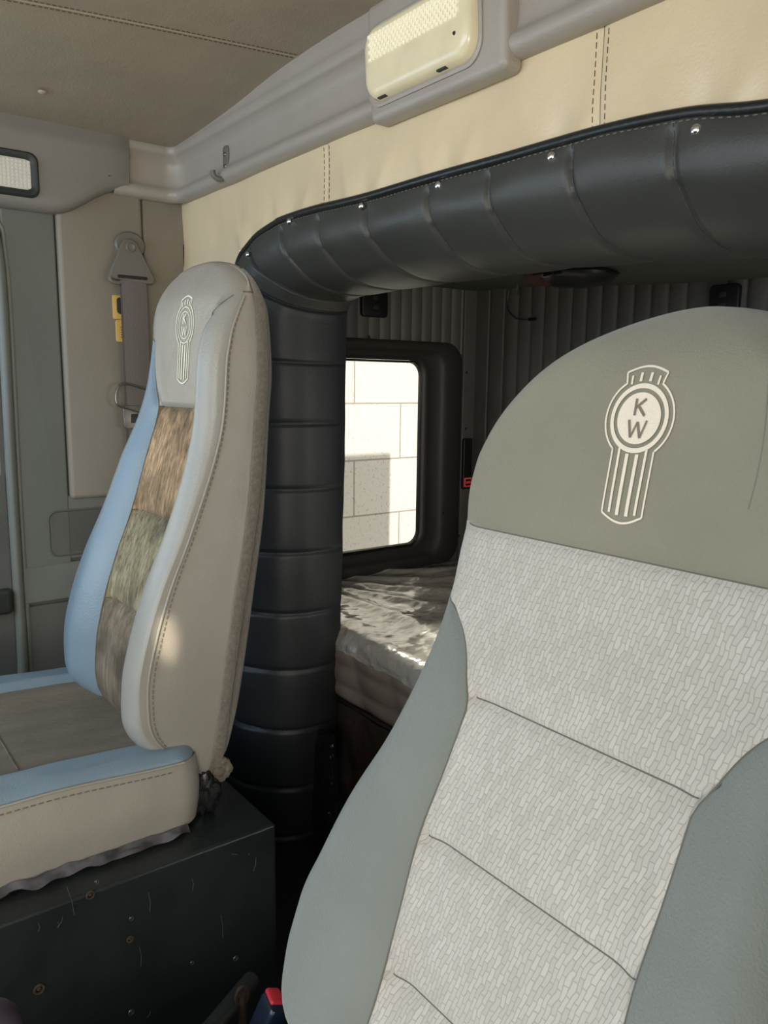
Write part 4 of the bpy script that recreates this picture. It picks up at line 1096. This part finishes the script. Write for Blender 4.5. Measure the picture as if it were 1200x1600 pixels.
gl = thing('gear_lever', 'dark plum round gear lever knob cut by the lower left corner', 'gear lever', (-.8, .0, 0))
c = onX(-14, 1612, -.80)
MB().ball(c, .030, 18, 12).build('knob', M['purple'], gl)
MB().tube([c - Vector((0, 0, .02)), Vector((c.x - .05, c.y - .03, .0))], .008, 10).build('shaft', M['black'], gl)

# ------------------------------------------------------------------ outside
MB_ = MB().box(-3.25, -3.0, -4, 7, -1.2, 3.2)
wo = MB_.build('block_wall', M['block'], smooth=False)
wo.location = Vector((-3.125, 0, 0)); me = wo.data
offz = Vector((0, 1.5, -1.2))
for v in me.vertices: v.co = v.co + Vector((0, 1.5, -1.2))
# texture phase: a course joint at z = 0.80 + k*.263, perpend at y = 2.09 in the course above 1.065
shift = Vector((0, 0, .80 - .263 * 3))
shift.y = .21
wo.location += shift
for v in me.vertices: v.co -= shift
tag(wo, 'sunlit cream concrete block wall standing outside the berth window', 'wall')
struct('ground', MB().box(-8, 8, -8, 8, -1.25, -1.2), M['ground'])

# ------------------------------------------------------------------ light
w = bpy.data.worlds.new('world'); SC.world = w; w.use_nodes = True
bg_ = w.node_tree.nodes['Background']; bg_.inputs[0].default_value = (.84, .92, 1.0, 1); bg_.inputs[1].default_value = 1.0
def area(name, loc, look, sx_, sy_, power, col):
    l = bpy.data.lights.new(name, 'AREA'); l.shape = 'RECTANGLE'; l.size = sx_; l.size_y = sy_; l.energy = power; l.color = col
    o = bpy.data.objects.new(name, l); COL.objects.link(o); o.location = loc
    o.rotation_euler = (Vector(look) - Vector(loc)).to_track_quat('-Z', 'Y').to_euler(); return o
sun = bpy.data.lights.new('sun', 'SUN'); sun.energy = 5.5; sun.angle = radians(.8); sun.color = (1, .96, .90)
so = bpy.data.objects.new('sun', sun); COL.objects.link(so); so.rotation_euler = Vector((-1, -.03, -1.14)).to_track_quat('-Z', 'Y').to_euler()
area('windscreen_light', (-.95, -1.7, 1.45), (-1.1, .6, .9), 2.0, .8, 26, (.72, .86, 1.0))
area('door_light', (1.0, -.35, 1.15), (-1.0, .6, 1.15), 1.0, 1.1, 16, (1, .93, .80))
area('ceiling_fill_light', (.6, -.7, .9), (-1.1, .6, 1.75), .7, .5, 12, (1, .88, .70))  # added fill aimed up at the ceiling, stands for ground bounce
area('side_window_light', (XL + .03, -.25, 1.22), (-1.5, .45, .75), .5, .7, 3.2, (.42, .68, 1.0))
sl = bpy.data.lights.new('sun_gap', 'SPOT'); sl.energy = 420; sl.spot_size = radians(2.6); sl.spot_blend = 1; sl.color = (1, .86, .66); sl.shadow_soft_size = .01
slo = bpy.data.objects.new('sun_gap', sl); COL.objects.link(slo); slo.location = (.1, -.9, 1.7)
slo.rotation_euler = (onX(265, 1000, -1.2) - slo.location).to_track_quat('-Z', 'Y').to_euler(); slo.scale = (.35, 1, 1)
gl_ = bpy.data.lights.new('wall_glare', 'SPOT'); gl_.energy = 480; gl_.spot_size = radians(62); gl_.spot_blend = .25; gl_.color = (1, .91, .78); gl_.shadow_soft_size = .06  # added spot imitating sun bounced off the block wall onto the mattress
glo = bpy.data.objects.new('wall_glare', gl_); COL.objects.link(glo); glo.location = (-2.72, 1.72, 1.82)
glo.rotation_euler = (Vector((-1.6, 1.3, .55)) - glo.location).to_track_quat('-Z', 'Y').to_euler()
area('sleeper_fill_light', (.35, 1.4, 1.0), (-1.5, 1.4, .8), .5, .5, 4, (1, .95, .88))  # added fill to brighten the dark sleeper, no window seen on this side

SC.view_settings.view_transform = 'Standard'; SC.view_settings.look = 'None'; SC.view_settings.exposure = 0
SC.cycles.use_denoising = True
SC.cycles.max_bounces = 8; SC.cycles.diffuse_bounces = 5; SC.cycles.sample_clamp_indirect = 6
